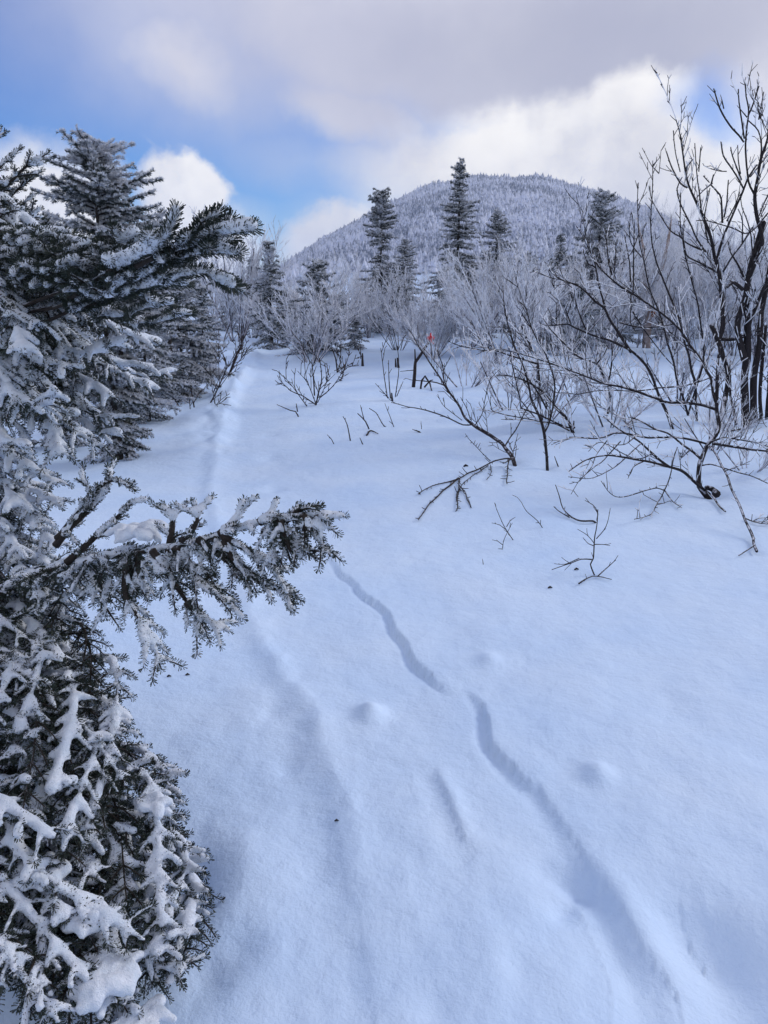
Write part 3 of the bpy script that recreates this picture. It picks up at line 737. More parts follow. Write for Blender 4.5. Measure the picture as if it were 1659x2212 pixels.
# the spruces of the tree line
conifer_to(994, 345, 28, 84, 'tallest spruce of the tree line, pointed, in front of the mountain', 21, shape=lambda u: (1 - u) ** .85 * (1 + .25 * math.sin(u * 21)), dens=100, fw=.75, step=.2, bstep=.15)
conifer_to(823, 415, 27, 62, 'narrow spruce with a dense tufted head above a bare gap', 22,
           shape=lambda u: np.interp(u, [0, .3, .5, .56, .6, .62, .75, .9, 1], [1, .85, .55, .15, .1, .42, .5, .32, .15]), gapfn=lambda u: .92 if .55 < u < .63 else 0, dens=125, fw=.65, step=.17, bstep=.14)
conifer_to(1076, 450, 29, 85, 'spruce just right of the tallest one, half sunk in rimed brush', 23, shape=lambda u: (1 - u) ** .85, dens=95, fw=.75, step=.2, bstep=.15)
conifer_to(1296, 415, 25, 120, 'broad leaning spruce on the right, seen through the bare branches', 24, shape=lambda u: np.interp(u, [0, .35, .6, .75, .88, 1], [1, .8, .5, .3, .24, .12]), dens=95, fw=.9, step=.2, bstep=.15, lean=.1)
conifer_to(1212, 508, 24, 75, 'spruce with a bare spiky leader and dark head right of centre', 25, shape=lambda u: np.interp(u, [0, .3, .66, .78, .8, 1], [1, .9, .75, .45, .08, .04]), dens=95, fw=.5, step=.2, bstep=.14)
conifer_to(580, 525, 21.5, 52, 'slim dark pointed spruce at the left end of the tree line', 26, shape=lambda u: np.interp(u, [0, .4, .7, .8, 1], [1, .75, .45, .22, .08]), dens=115, fw=.28, step=.17, bstep=.13)
conifer_to(686, 572, 19.8, 84, 'squat snowy spruce behind the frosted clump by the trail', 27, shape=lambda u: (1 - u) ** .6, dens=110, fw=.75, step=.17, bstep=.12)
conifer_to(766, 682, 21, 26, 'knee high spruce alone at the edge of the brush', 28, shape=lambda u: (1 - u) ** .6, dens=160, nlen=.04, nwid=.009, fw=.7, step=.1, bstep=.08)
conifer_to(542, 560, 30, 42, 'thin grey spruce left of the slim dark pointed one', 29, dens=75, fw=1.6, step=.24, bstep=.17)
conifer_to(875, 520, 32, 60, 'frosted spruce between the tufted one and the tallest', 30, shape=lambda u: (1 - u) ** .7, dens=80, fw=1.2, step=.22, bstep=.16)
conifer_to(1140, 545, 31, 60, 'pale spruce top showing over the brush right of centre', 31, dens=80, fw=1.6, step=.22, bstep=.16)
conifer_to(1250, 620, 20, 75, 'low dark spruce at the snow edge under the broad leaning one', 32, shape=lambda u: (1 - u) ** .5, dens=110, fw=.5, step=.16, bstep=.12)
conifer_to(850, 600, 26, 70, 'dark low spruce at the foot of the tufted one', 33, shape=lambda u: (1 - u) ** .45, dens=110, fw=.3, step=.18, bstep=.13)
conifer_to(1010, 590, 25.5, 80, 'dark low spruce under the tallest one', 34, shape=lambda u: (1 - u) ** .45, dens=110, fw=.35, step=.18, bstep=.13)
conifer_to(1385, 560, 34, 120, 'wide rimed spruce behind the peeling birch', 35, shape=lambda u: (1 - u) ** .6, dens=70, fw=1.9, step=.25, bstep=.18)

for i, (px, top, l) in enumerate([(618, 640, 'dark knee high spruce in the brush left of the frosted clump'), (735, 645, 'dark low spruce in the brush right of the frosted clump'), (955, 640, 'dark low spruce hidden behind the white rimed shrub'), (1110, 640, 'dark low spruce in the brush under the pale spruce top'),
                                  (1170, 655, 'dark low spruce in the brush right of centre'), (1455, 650, 'dark low spruce in the brush right of the birch'), (500, 640, 'dark low spruce in the grey brush at the trail head'), (1560, 640, 'dark low spruce behind the trunks at the right edge')]):
    conifer_to(px, top, 27.5 + i % 3, 62, l, 60 + i, shape=lambda u: (1 - u) ** .45, dens=80, fw=.35, step=.22, bstep=.17)

# ------------------------------------------------------------------ rimed brush
def shrub_meshes(seed, h=1.8, stems=9, spread=.5, lv=3, twigr=.0085, dens=1.0, upright=.35):
    r = np.random.default_rng(seed)
    st = Tubes(); tw = Tubes()
    def rec(p, d, L, rad, lev):
        n = 6 if lev == 0 else (4 if lev == 1 else 3)
        t = np.linspace(0, 1, n)[:, None]
        side = unit(np.cross(d, r.normal(0, 1, 3)))
        pl = p + d * L * t + side * L * .10 * r.normal() * t ** 2 + UP * upright * .5 * L * t ** 2 * (1 - abs(d[2]))
        (st if lev == 0 else tw).add(pl, np.linspace(rad, rad * .55, n), 4 if lev == 0 else 3, cap=False)
        if lev >= lv: return
        k = int((7, 6, 4)[min(lev, 2)] * dens * r.uniform(.75, 1.25))
        for q in range(k):
            s = r.uniform(.25, 1) if lev == 0 else r.uniform(.15, 1)
            i = min(n - 2, int(s * (n - 1))); b = pl[i] + (pl[i + 1] - pl[i]) * (s * (n - 1) - i)
            T = unit(pl[i + 1] - pl[i])
            dd = unit(T * .9 + unit(np.cross(T, r.normal(0, 1, 3))) * r.uniform(.35, .8) + UP * upright * .6)
            rec(b, dd, L * r.uniform(.28, .52), max(rad * .55, twigr * .7), lev + 1)
    for i in range(stems):
        a = r.uniform(0, 6.28); tl = spread * r.uniform(.2, 1.1)
        d = unit(np.array([math.cos(a) * tl, math.sin(a) * tl, 1]))
        rec(np.array([math.cos(a) * .08, math.sin(a) * .08, -.1]), d, h * r.uniform(.6, 1), .013 * h ** .5 * r.uniform(.6, 1.2), 0)
    return st.mesh('stems'), tw.mesh('twigs')
def copy_shrub(ms, loc, label, group, sc, rot, name='rimed_shrub', cat='shrub', sz=None):
    t = thing(name, loc, label, cat, group); t.rotation_euler = (0, 0, rot); t.scale = (sc, sc, sz or sc)
    for nm, me, mm in zip(('stems', 'twigs'), ms, ('shrubstem', 'frosttwig')):
        o = bpy.data.objects.new(nm, me); COL.objects.link(o); o.parent = t
        if not me.materials: me.materials.append(M[mm])
    return t
shr = [shrub_meshes(200 + i, h=1.8, stems=11, spread=.75) for i in range(4)]           # low fans
tal = [shrub_meshes(220 + i, h=3.2, stems=7, spread=.30, lv=3, upright=.6, twigr=.008) for i in range(4)]   # upright
def hgt(ms): 
    c = np.empty(len(ms[1].vertices) * 3, np.float32); ms[1].vertices.foreach_get('co', c); return float(np.percentile(c[2::3], 99.5))
def fit(ms, px, Y, top):
    return max(.3, (at(px, top, Y)[2] - float(base_z(px * 0 + (px - 829.5) / F * Y / 1.02, Y))) / hgt(ms))
def P(px, Y, dz=0): 
    x = (px - 829.5) / F * Y / 1.02; return (x, Y, float(base_z(x, Y)) + dz)
k_main = shrub_meshes(240, h=2.1, stems=22, spread=1.05, dens=1.25, twigr=.011)
copy_shrub(k_main, P(935, 19), 'large white rimed shrub fanning out behind the red marker', None, fit(k_main, 935, 19, 585), .4)
k2 = shrub_meshes(241, h=1.7, stems=14, spread=.9, dens=1.0)
copy_shrub(k2, P(672, 18.5), 'frosted shrub clump with dark multiple stems beside the trail head', None, 1.0, 1.0)
copy_shrub(shrub_meshes(242, h=2.0, stems=12, spread=.8), P(1090, 17), 'rimed shrub at the snow edge right of the white one', None, 1.0, 2.0)
copy_shrub(shrub_meshes(243, h=2.2, stems=10, spread=.45, upright=.6), P(512, 24), 'grey upright brush by the left thicket, at the trail head', None, 1.25, 0)
ED = [(475, 24.5, .9), (548, 25.5, .7), (600, 23, .6), (640, 22.5, .6), (725, 24, .75), (800, 25, .7), (860, 21, .75), (1010, 20.5, .9), (1045, 22, .8), (1140, 20, 1.0), (1180, 22, .9), (1215, 19.5, .8), (1290, 21, .9), (1330, 23, 1.1), (1450, 24, 1.2), (1520, 22, 1.1), (1590, 23, 1.2), (1650, 21, 1.2), (1720, 23, 1.2)]
ELAB = ['at the left end of the row by the snowy thicket', 'in front of the thin grey spruce', 'in front of the slim dark pointed spruce', 'left of the frosted clump with dark stems', 'right of the frosted clump with dark stems', 'behind the little upright stub', 'at the foot of the tufted spruce', 'just right of the red marker', 'in front of the tallest spruce', 'between the tallest spruce and the pale spruce top', 'in front of the spruce with the bare spiky leader', 'left of the broad leaning spruce', 'in front of the broad leaning spruce', 'left of the peeling birch', 'right of the peeling birch', 'behind the thin dark saplings', 'left of the big dark trunks at the right edge', 'behind the big dark trunks at the right edge', 'last of the row, cut by the right edge']
for i, (px, Y, s) in enumerate(ED):
    copy_shrub(shr[i % 4], P(px, Y), 'waist high rimed shrub ' + ELAB[i], 'rimed shrubs along the snow edge', s * 1.25, i * 1.7)
for i in range(92):
    Y = 25 + (i % 8) * 2.6 + rng.uniform(-1, 1); px = 455 + (i * 97) % 1330 + rng.uniform(-20, 20)
    s = fit(tal[i % 4], px, Y, np.interp(px, [455, 560, 640, 800, 950, 1100, 1250, 1400, 1800], [555, 595, 615, 600, 650, 615, 590, 535, 510]) + rng.uniform(-22, 42))
    copy_shrub(tal[i % 4], P(px, Y), 'tall pale rimed sapling in the brush thicket below the mountain', 'rimed saplings of the thicket', s, i * 2.3, name='rimed_sapling', cat='sapling')
tre = [shrub_meshes(260 + i, h=6.5, stems=4, spread=.22, lv=3, upright=.7, twigr=.014, dens=1.25) for i in range(3)]
for i in range(84):
    Y = rng.uniform(48, 130); px = 500 + (i * 131) % 1350
    sc = fit(tre[i % 3], px, Y, np.interp(px, [500, 700, 900, 1200, 1350, 1500, 1800], [570, 565, 550, 545, 500, 480, 470]) + rng.uniform(-15, 40))
    copy_shrub(tre[i % 3], P(px, Y), 'white frosted tree in the hollow between brush and mountain', 'frosted trees in the hollow', sc, i * 1.1, name='frosted_tree', cat='tree')
for i, (px, Y, s, l) in enumerate([(1375, 24, 1.0, 'high airy rimed tree whose top stands against the cloud'), (1440, 27, 1.05, 'rimed tree behind the bare branches, right of the airy one'), (1490, 23, .8, 'rimed tree low behind the dark leaders on the right')]):
    copy_shrub(tre[i], P(px, Y), l, None, fit(tre[i], px, Y, (405, 425, 470)[i]), i, name='frosted_tree', cat='tree')

# birch with peeling bark
bp = ground(1398, 752)
birch = thing('birch_tree', bp, 'pale birch with peeling tan bark standing behind the bare branches', 'birch')
t = Tubes()
def pix(c, Y0, Y1):
    n = len(c); return np.array([at(a, b, Y0 + (Y1 - Y0) * i / (n - 1)) for i, (a, b) in enumerate(c)])
b0 = spline(np.vstack([bp - [0, 0, .2], pix([(1396, 740), (1400, 690), (1402, 640), (1425, 590), (1440, 540), (1450, 470)], bp[1], bp[1])]), .3)
t.add(b0, np.linspace(.13, .03, len(b0)), 8, origin=bp)
b1 = spline(pix([(1401, 650), (1392, 600), (1390, 540), (1375, 470)], bp[1], bp[1] + .5), .3); t.add(b1, np.linspace(.07, .02, len(b1)), 6, origin=bp)
link('trunk', t.mesh('trunk'), M['birch'], birch)
lv = Tubes(); q = at(1411, 676, bp[1] - .15); lv.add(np.array([q + [0, 0, .09], q, q - [0.02, 0, .11]]), np.array([.03, .07, .02]), 6, origin=bp)
link('bark_curl', lv.mesh('bark_curl'), M['leaf'], birch)

# ------------------------------------------------------------------ bare stems drawn from their outlines
def R1(p): return (864 + p[0] * .26038, 702 + p[1] * .26038)
def R2(p): return (1227 + p[0] * .26038, 702 + p[1] * .26038)
def R3(p): return (1335 + p[0] * .24418, 162 + p[1] * .24418)
def R4(p): return (1026 + p[0] * .26038, 432 + p[1] * .26038)
def R6(p): return (810 + p[0] * .5117, 702 + p[1] * .5117)
def R8(p): return (324 + p[0] * .358, 702 + p[1] * .358)
RS = {id(R1): .26038, id(R2): .26038, id(R3): .24418, id(R4): .26038, id(R6): .5117, id(R8): .358}
class Bare:
    def __init__(s, name, base, label, cat, m='bark', seed=0, group=None):
        s.o = np.asarray(base); s.t = thing(name, base, label, cat, group); s.m = m; s.r = np.random.default_rng(seed); s.main = []; s.tw = Tubes(); s.ntw = 0; s.tf = Tubes(); s.nf = 0; s.pf = 0.0
    def stem(s, reg, pts, w0, w1, Y0, Y1=None, twigs=1.0, tl=.22, base=None, part='stem', up=.5):
        Y1 = Y0 if Y1 is None else Y1
        pp = [reg(p) for p in pts]
        n_ = len(pp); W = []
        for i_, (a_, b_) in enumerate(pp):
            y_ = Y0 + (Y1 - Y0) * i_ / (n_ - 1)
            if b_ > 745:
                gg = ground0(a_, b_); y_ = min(y_, gg[1] * .99)      # stay in front of the snow surface
            W.append(at(a_, b_, y_))
        W = np.array(W)
        if base is not None: W[0] = base - np.array([0, 0, .03])
        if w0 < 14: w0 = w0 * 1.35; w1 = w1 * 1.3
        step = max(.015, Y0 * .005)
        L = spline(W, step); n = len(L)
        jt = .0009 * Y0
        L = L + np.stack([vnoise(n, 5, jt), vnoise(n, 6, jt * 4), vnoise(n, 5, jt)], -1)
        sc = RS[id(reg)] * (Y0 + Y1) / 2 / F / 1.0 / 2
        rad = np.linspace(w0 * 1.06, w1, n) * sc * (1 + vnoise(n, 4, .12))
        k = 8 if w0 > 18 else (6 if w0 > 9 else 5)
        tb = Tubes(); tb.add(L, np.maximum(rad, .0016), k, origin=s.o)
        link(part, tb.mesh(part), M[s.m], s.t)
        # side twigs and buds
        if twigs > 0:
            tot = np.sum(np.linalg.norm(np.diff(L, axis=0), axis=1)); q = .05
            cum = np.concatenate([[0], np.cumsum(np.linalg.norm(np.diff(L, axis=0), axis=1))])
            while q < tot:
                i = min(n - 2, int(np.searchsorted(cum, q))); T = unit(L[i + 1] - L[i])
                ln = tl * s.r.choice([.12, .2, .5, 1.0], p=[.35, .2, .25, .2]) * s.r.uniform(.6, 1.2)
                rd = unit(np.cross(T, s.r.normal(0, 1, 3)))
                d = unit(T * .75 + rd * .8 + UP * up)
                s.twig(L[i], d, ln, min(rad[i] * .45, .0035), 0)
                q += s.r.uniform(.024, .07) / twigs * (Y0 / 8)
        return L
    def twig(s, p, d, ln, rad, lev):
        n = max(3, int(ln / .05)); t = np.linspace(0, 1, n)[:, None]
        rr = unit(np.cross(d, s.r.normal(0, 1, 3)))
        pl = p + d * ln * t + rr * ln * .12 * s.r.normal() * t ** 2 + UP * .10 * ln * t ** 2
        if s.r.random() < s.pf: s.tf.add(pl, np.linspace(max(rad, .0006 * s.o[1]), .00045 * s.o[1], n), 4, origin=s.o); s.nf += 1
        else: s.tw.add(pl, np.linspace(max(rad, .00042 * s.o[1]), .0003 * s.o[1], n), 4, origin=s.o); s.ntw += 1
        if ln > .12 and lev < 2:
            for _ in range(int(ln / .07)):
                i = s.r.integers(1, n) if n > 1 else 0
                dd = unit(d * .8 + unit(np.cross(d, s.r.normal(0, 1, 3))) * .7 + UP * .2)
                s.twig(pl[i], dd, ln * s.r.uniform(.15, .45), rad * .7, lev + 1)
    def done(s, m=None):
        if s.ntw: link('twigs', s.tw.mesh('twigs'), M[s.m], s.t, kind='stuff')
        if s.nf: link('rimed_twigs', s.tf.mesh('rimed_twigs'), M['frosttwig'], s.t, kind='stuff')

# A: leaning shrub with the knobbly foot
g = ground(*R2((1200, 1400)))
A = Bare('bare_shrub', g, 'big bare shrub with crooked trunk and knobbly black foot, right foreground', 'shrub', 'bark', 1); A.pf = .45
Y = g[1]
A.stem(R2, [(1200, 1400), (1110, 1360), (1088, 1300), (1090, 1150), (1115, 1090), (1160, 990), (1220, 910), (1250, 830), (1235, 700), (1235, 500), (1240, 300), (1250, 150), (1190, 0)], 46, 20, Y, Y + .5, base=g, part='trunk', tl=.3)
A.stem(R2, [(1235, 1405), (1200, 1360), (1150, 1340)], 60, 34, Y, Y - .02, twigs=0, part='knob')
A.stem(R2, [(1130, 1370), (1060, 1310), (960, 1220), (860, 1180), (740, 1150), (620, 1130), (480, 1105), (340, 1090), (200, 1105), (100, 1150), (0, 1210)], 26, 8, Y, Y - .6, tl=.2)
A.stem(R2, [(860, 1180), (780, 1130), (690, 1060), (600, 980), (540, 940), (430, 870), (300, 760)], 20, 8, Y - .2, Y - .1)
A.stem(R2, [(1150, 1370), (1230, 1460), (1310, 1555)], 16, 14, Y, ground(*R2((1310, 1555)))[1], twigs=0)
A.stem(R2, [(1165, 990), (1060, 960), (920, 930), (800, 930), (660, 940), (560, 920), (430, 890), (380, 895), (300, 930), (220, 945), (110, 935), (10, 930)], 18, 14, Y + .2, Y + .4, tl=.35)
A.stem(R2, [(1100, 1115), (1040, 1060), (940, 990), (870, 930), (820, 900), (700, 860), (600, 800), (500, 760)], 20, 8, Y, Y + .3, tl=.3)
A.stem(R2, [(1170, 1000), (1240, 1090), (1290, 1190), (1340, 1320), (1400, 1450), (1470, 1610), (1530, 1770), (1575, 1885)], 15, 22, Y + .1, ground(*R2((1575, 1885)))[1], twigs=.3)
A.stem(R2, [(1540, 1825), (1470, 1870), (1410, 1910)], 8, 7, ground(*R2((1560, 1880)))[1], ground(*R2((1410, 1910)))[1], twigs=0)
A.stem(R2, [(1470, 1605), (1560, 1640), (1659, 1655), (1760, 1640)], 7, 4, Y - .6, Y - .5)
A.stem(R2, [(1540, 1625), (1590, 1605), (1659, 1600)], 5, 3, Y - .6, Y - .5)
A.stem(R2, [(1200, 970), (1320, 935), (1430, 950), (1540, 970), (1659, 1010), (1800, 1030)], 14, 8, Y + .1, Y + .4, tl=.4, twigs=1.6)
A.stem(R2, [(1210, 990), (1400, 1020), (1659, 1050), (1800, 1060)], 20, 12, Y + .1, Y + .3, tl=.4, twigs=1.4)
A.stem(R2, [(1110, 1170), (1180, 1155), (1290, 1180), (1420, 1225), (1540, 1260), (1659, 1310)], 9, 6, Y, Y - .3)
A.stem(R2, [(1230, 700), (1150, 670), (1060, 650), (930, 640), (830, 640), (740, 610), (640, 580), (520, 540), (420, 515), (300, 490), (200, 450), (100, 410), (0, 370), (-110, 325), (-250, 285), (-400, 240), (-540, 200)], 24, 6, Y + .4, Y + .9, tl=.4, twigs=1.2)
A.stem(R2, [(720, 530), (880, 520), (1000, 500), (1200, 430)], 10, 10, Y + .8, Y + .5)
A.stem(R2, [(720, 530), (560, 545), (350, 545), (200, 550), (80, 575), (0, 570), (-110, 560), (-200, 490)], 8, 5, Y + .8, Y + .9, tl=.3)
A.stem(R2, [(1235, 640), (1210, 560), (1190, 440), (1150, 370), (1100, 270), (1020, 170), (960, 80), (900, 10), (760, -105), (530, -255), (410, -340), (300, -440), (230, -520), (180, -600)], 20, 10, Y + .3, Y + .8, tl=.45, twigs=1.3)
for p in ([(1310, 780), (1310, 550), (1315, 300), (1320, 180), (1300, 100)], [(1300, 720), (1270, 520), (1240, 290)], [(1160, 600), (1170, 430), (1165, 270)], [(1140, 620), (1100, 450), (1085, 250)],
          [(1300, 780), (1295, 900), (1285, 1010), (1330, 1090)], [(1310, 930), (1360, 1010), (1420, 1100), (1500, 1200), (1600, 1320), (1659, 1380)], [(1310, 790), (1230, 740), (1190, 700)]):
    A.stem(R4, p, 9, 5, Y + .6, Y + .7, twigs=.7, tl=.12)
for p in ([(900, 1010), (870, 1090), (850, 1190), (830, 1290), (800, 1370), (770, 1450), (720, 1530), (640, 1580), (550, 1605)], [(800, 1370), (740, 1350), (660, 1370), (570, 1400), (430, 1435), (350, 1400), (275, 1300)], [(800, 1370), (870, 1460), (950, 1525)],
          [(430, 960), (300, 1120), (200, 1180), (100, 1280), (30, 1410)], [(600, 980), (520, 1060), (440, 1140), (340, 1210), (180, 1275), (0, 1265)], [(340, 960), (240, 1080), (200, 1180), (100, 1300)],
          [(700, 1060), (560, 1110), (340, 1000), (250, 980), (170, 1050)], [(630, 1130), (540, 1180), (500, 1270)], [(1000, 1040), (940, 1100), (930, 1060)], [(560, 930), (480, 990), (380, 1000)]):
    A.stem(R2, p, 8, 4, Y - .2, Y - .45, twigs=.9, tl=.13)
A.done('bark')
# B: main bare tree at the right edge
g = ground(*R2((1480, 800))); Y = g[1]
B = Bare('bare_tree', g, 'tall bare tree with several dark trunks at the right edge, reaching the sky', 'tree', 'bark', 2); B.pf = .3
B.stem(R2, [(1480, 800), (1465, 500), (1490, 200), (1500, 0), (1480, -250), (1530, -520), (1630, -850)], 72, 40, Y, Y - .2, base=g, part='trunk', tl=.3)
for p, w0, w1 in [([(1114, 2531), (1060, 2212), (1120, 1980), (1170, 1750), (1250, 1560), (1265, 1430), (1220, 1250), (1200, 1060), (1230, 900), (1250, 780), (1280, 680), (1320, 560), (1330, 400)], 60, 14),
                  ([(885, 2345), (930, 2212), (920, 1950), (895, 1750), (860, 1600), (820, 1450), (750, 1280), (680, 1120), (620, 970), (585, 800), (560, 640), (540, 500), (512, 395)], 42, 8),
                  ([(1150, 2500), (1160, 2212), (1250, 2000), (1320, 1850), (1420, 1700)], 34, 24)]:
    B.stem(R3, p, w0, w1, Y - .1, Y - .4, tl=.5, twigs=1.2, part='limb')
for p, w0, w1 in [([(1270, 850), (1310, 600), (1330, 400), (1290, 230), (1240, 120), (1190, 0)], 46, 36), ([(1540, 800), (1540, 500), (1560, 300), (1600, 0), (1640, -300), (1700, -700)], 58, 30), ([(1605, 800), (1590, 560), (1620, 200), (1640, 0)], 30, 26), ([(1650, 780), (1665, 500), (1680, 100)], 36, 28), ([(1240, 110), (1310, 120), (1400, 110), (1460, 90)], 30, 36),
                  ([(1600, 780), (1500, 830), (1400, 870), (1300, 890)], 20, 10), ([(1400, 820), (1380, 700), (1340, 560), (1350, 300)], 22, 14)]:
    B.stem(R2, p, w0, w1, Y, Y - .1, tl=.4, twigs=1.0, part='limb')
TW = [([(1200, 1060), (1150, 950), (1130, 750), (1125, 600), (1140, 450), (1160, 320), (1130, 150), (1122, 70)], 18, 9), ([(1125, 590), (1080, 530), (1020, 470), (960, 390), (900, 290), (840, 125)], 12, 8), ([(935, 300), (920, 210)], 7, 6),
      ([(1110, 560), (1090, 430), (1060, 250), (1055, 130)], 10, 8), ([(1140, 380), (1200, 250), (1252, 100)], 10, 7), ([(1140, 380), (1070, 290)], 8, 6), ([(1250, 780), (1265, 640), (1240, 490), (1140, 390)], 12, 8), ([(1255, 390), (1300, 145)], 8, 6), ([(1255, 390), (1225, 250)], 7, 6),
      ([(1110, 1000), (1050, 890), (990, 800), (930, 720), (900, 600)], 12, 8), ([(960, 850), (900, 850), (830, 830)], 7, 5), ([(1100, 930), (1040, 760), (1005, 640)], 10, 7), ([(1090, 880), (1060, 750), (1045, 620)], 8, 6),
      ([(920, 1900), (890, 1650), (930, 1450), (1000, 1290), (1060, 1140), (1110, 1000), (1150, 900), (1220, 800)], 24, 14), ([(1110, 1900), (1050, 1850), (1000, 1830), (960, 1870)], 30, 22), ([(1120, 1790), (1060, 1680), (990, 1570), (970, 1470)], 20, 8), ([(940, 1740), (1020, 1600), (1110, 1480), (1200, 1350)], 11, 9),
      ([(940, 1300), (910, 1100), (880, 1040), (820, 970)], 13, 9), ([(820, 970), (840, 880)], 12, 8), ([(820, 960), (750, 1020), (690, 1090)], 9, 6), ([(820, 950), (760, 890)], 7, 6), ([(740, 1220), (720, 1030), (700, 850), (680, 600)], 9, 6), ([(700, 850), (725, 650)], 7, 6), ([(600, 880), (620, 800), (665, 740)], 11, 7),
      ([(620, 1000), (560, 960), (480, 820), (430, 680)], 10, 7), ([(545, 860), (500, 680), (485, 490)], 7, 6), ([(945, 1260), (975, 1100), (980, 930)], 9, 7), ([(965, 1290), (1040, 1130), (1070, 1030)], 9, 7), ([(770, 1560), (670, 1520), (590, 1470), (550, 1400)], 11, 8),
      ([(900, 1750), (800, 1700), (700, 1650), (600, 1590), (560, 1450), (460, 1380), (360, 1220), (300, 1090), (295, 980)], 12, 5), ([(770, 1560), (680, 1430), (600, 1240), (550, 1110), (530, 1000), (575, 900)], 12, 7), ([(800, 1480), (770, 1250), (810, 1000)], 9, 6), ([(1100, 1500), (1095, 1300), (1060, 1190)], 9, 6), ([(1190, 1700), (1170, 1400), (1100, 1150), (1090, 1050)], 9, 6),
      ([(1330, 1200), (1150, 1400), (1000, 1340), (780, 1290), (700, 1290)], 9, 6), ([(1330, 700), (1250, 800), (1170, 900)], 10, 8), ([(1400, 900), (1320, 1100), (1250, 1250)], 12, 8), ([(1000, 1830), (1050, 1950), (1000, 2080)], 9, 6)]
for p, a, b in TW: B.stem(R3, p, a, b, Y - .25, Y - .4, twigs=.8, tl=.16, part='branch')
B.done('bark')
# C: dark diagonal stem with its leaders
g = ground(*R2((878, 845))); Y = g[1]
C = Bare('bare_shrub', g, 'bare shrub with one thick stem slanting up to the left across the tree line', 'shrub', 'bark', 3); C.pf = .3
C.stem(R2, [(878, 845), (820, 740), (760, 610), (730, 530), (690, 430), (640, 340), (570, 260), (510, 210), (430, 170), (330, 120), (200, 80), (60, 20), (0, -10), (-90, -2), (-170, 0)], 27, 10, Y, Y - .8, base=g, tl=.35, part='trunk')
C.stem(R4, [(1290, 1260), (1200, 1120), (1110, 980), (1080, 900), (1000, 840), (930, 770), (840, 700), (760, 680), (680, 640), (610, 580)], 26, 8, Y - .4, Y - .8, tl=.3)
C.stem(R4, [(1080, 890), (1040, 740), (1015, 600), (990, 500), (930, 380), (890, 300), (840, 220)], 16, 6, Y - .7, Y - .8, tl=.2)
C.stem(R4, [(930, 370), (912, 300), (912, 190)], 7, 5, Y - .8)
C.stem(R4, [(1000, 560), (940, 530), (905, 400)], 8, 5, Y - .8)
C.stem(R4, [(920, 1080), (870, 950), (830, 780)], 10, 5, Y - .6); C.stem(R4, [(800, 1030), (740, 870)], 8, 5, Y - .6); C.stem(R4, [(1200, 1020), (1400, 1055), (1659, 1030)], 9, 7, Y - .6)
C.done('bark')
g = ground(*R2((1070, 790))); Y = g[1]
D = Bare('bare_sapling', g, 'thin dark sapling rising from behind the knobbly footed shrub', 'sapling', 'bark', 4)
D.stem(R2, [(1070, 790), (1060, 640), (1050, 500), (1020, 380), (1010, 260), (970, 130), (935, 0), (880, -150), (815, -290), (770, -430), (730, -560), (690, -750), (680, -900), (688, -1040), (700, -1200), (705, -1360)], 22, 6, Y, Y - .5, base=g, tl=.25, part='stem')
D.stem(R2, [(715, -1330), (760, -1380)], 6, 5, Y - .5); D.stem(R2, [(745, -1250), (700, -1300)], 6, 5, Y - .5)
D.done()
g = ground(*R2((1005, 750))); Y = g[1]
D = Bare('bare_sapling', g, 'dark sapling left of the thin one, forking at mid height', 'sapling', 'bark', 5)
D.stem(R2, [(1005, 750), (950, 600), (910, 480), (880, 320), (830, 170), (790, 0), (750, -130), (700, -240), (660, -370), (620, -560), (590, -720), (585, -1020), (590, -1180)], 18, 6, Y, Y - .5, base=g, tl=.25)
D.stem(R2, [(1000, 740), (1040, 560), (1130, 250), (1080, -150), (1040, -350), (980, -560), (950, -700), (930, -850), (925, -1100)], 16, 7, Y, Y - .6, tl=.2)
D.stem(R2, [(590, -760), (530, -600), (440, -500)], 7, 4, Y - .5); D.stem(R2, [(620, -560), (520, -680), (500, -830)], 7, 4, Y - .5)
D.done()
g = ground(*R2((320, 740))); Y = g[1]
D = Bare('bare_shrub', g, 'rime coated twiggy shrub left of the slanting stem', 'shrub', 'bark', 6); D.pf = .85
D.stem(R2, [(320, 740), (350, 640), (330, 500), (270, 380), (240, 320), (90, 260), (0, 180), (-120, 60), (-200, -60)], 22, 6, Y, Y - .6, base=g, tl=.4, twigs=1.6)
D.stem(R2, [(330, 500), (350, 380), (360, 200), (350, 130)], 12, 6, Y - .2, Y - .4, tl=.3, twigs=1.4)
D.stem(R2, [(530, 860), (450, 780), (350, 720), (240, 640), (130, 480), (0, 350)], 16, 6, Y - .5, Y - .6, tl=.45, twigs=1.8)
D.stem(R2, [(240, 320), (300, 240), (330, 170)], 9, 6, Y - .4)
D.done('frosttwig')
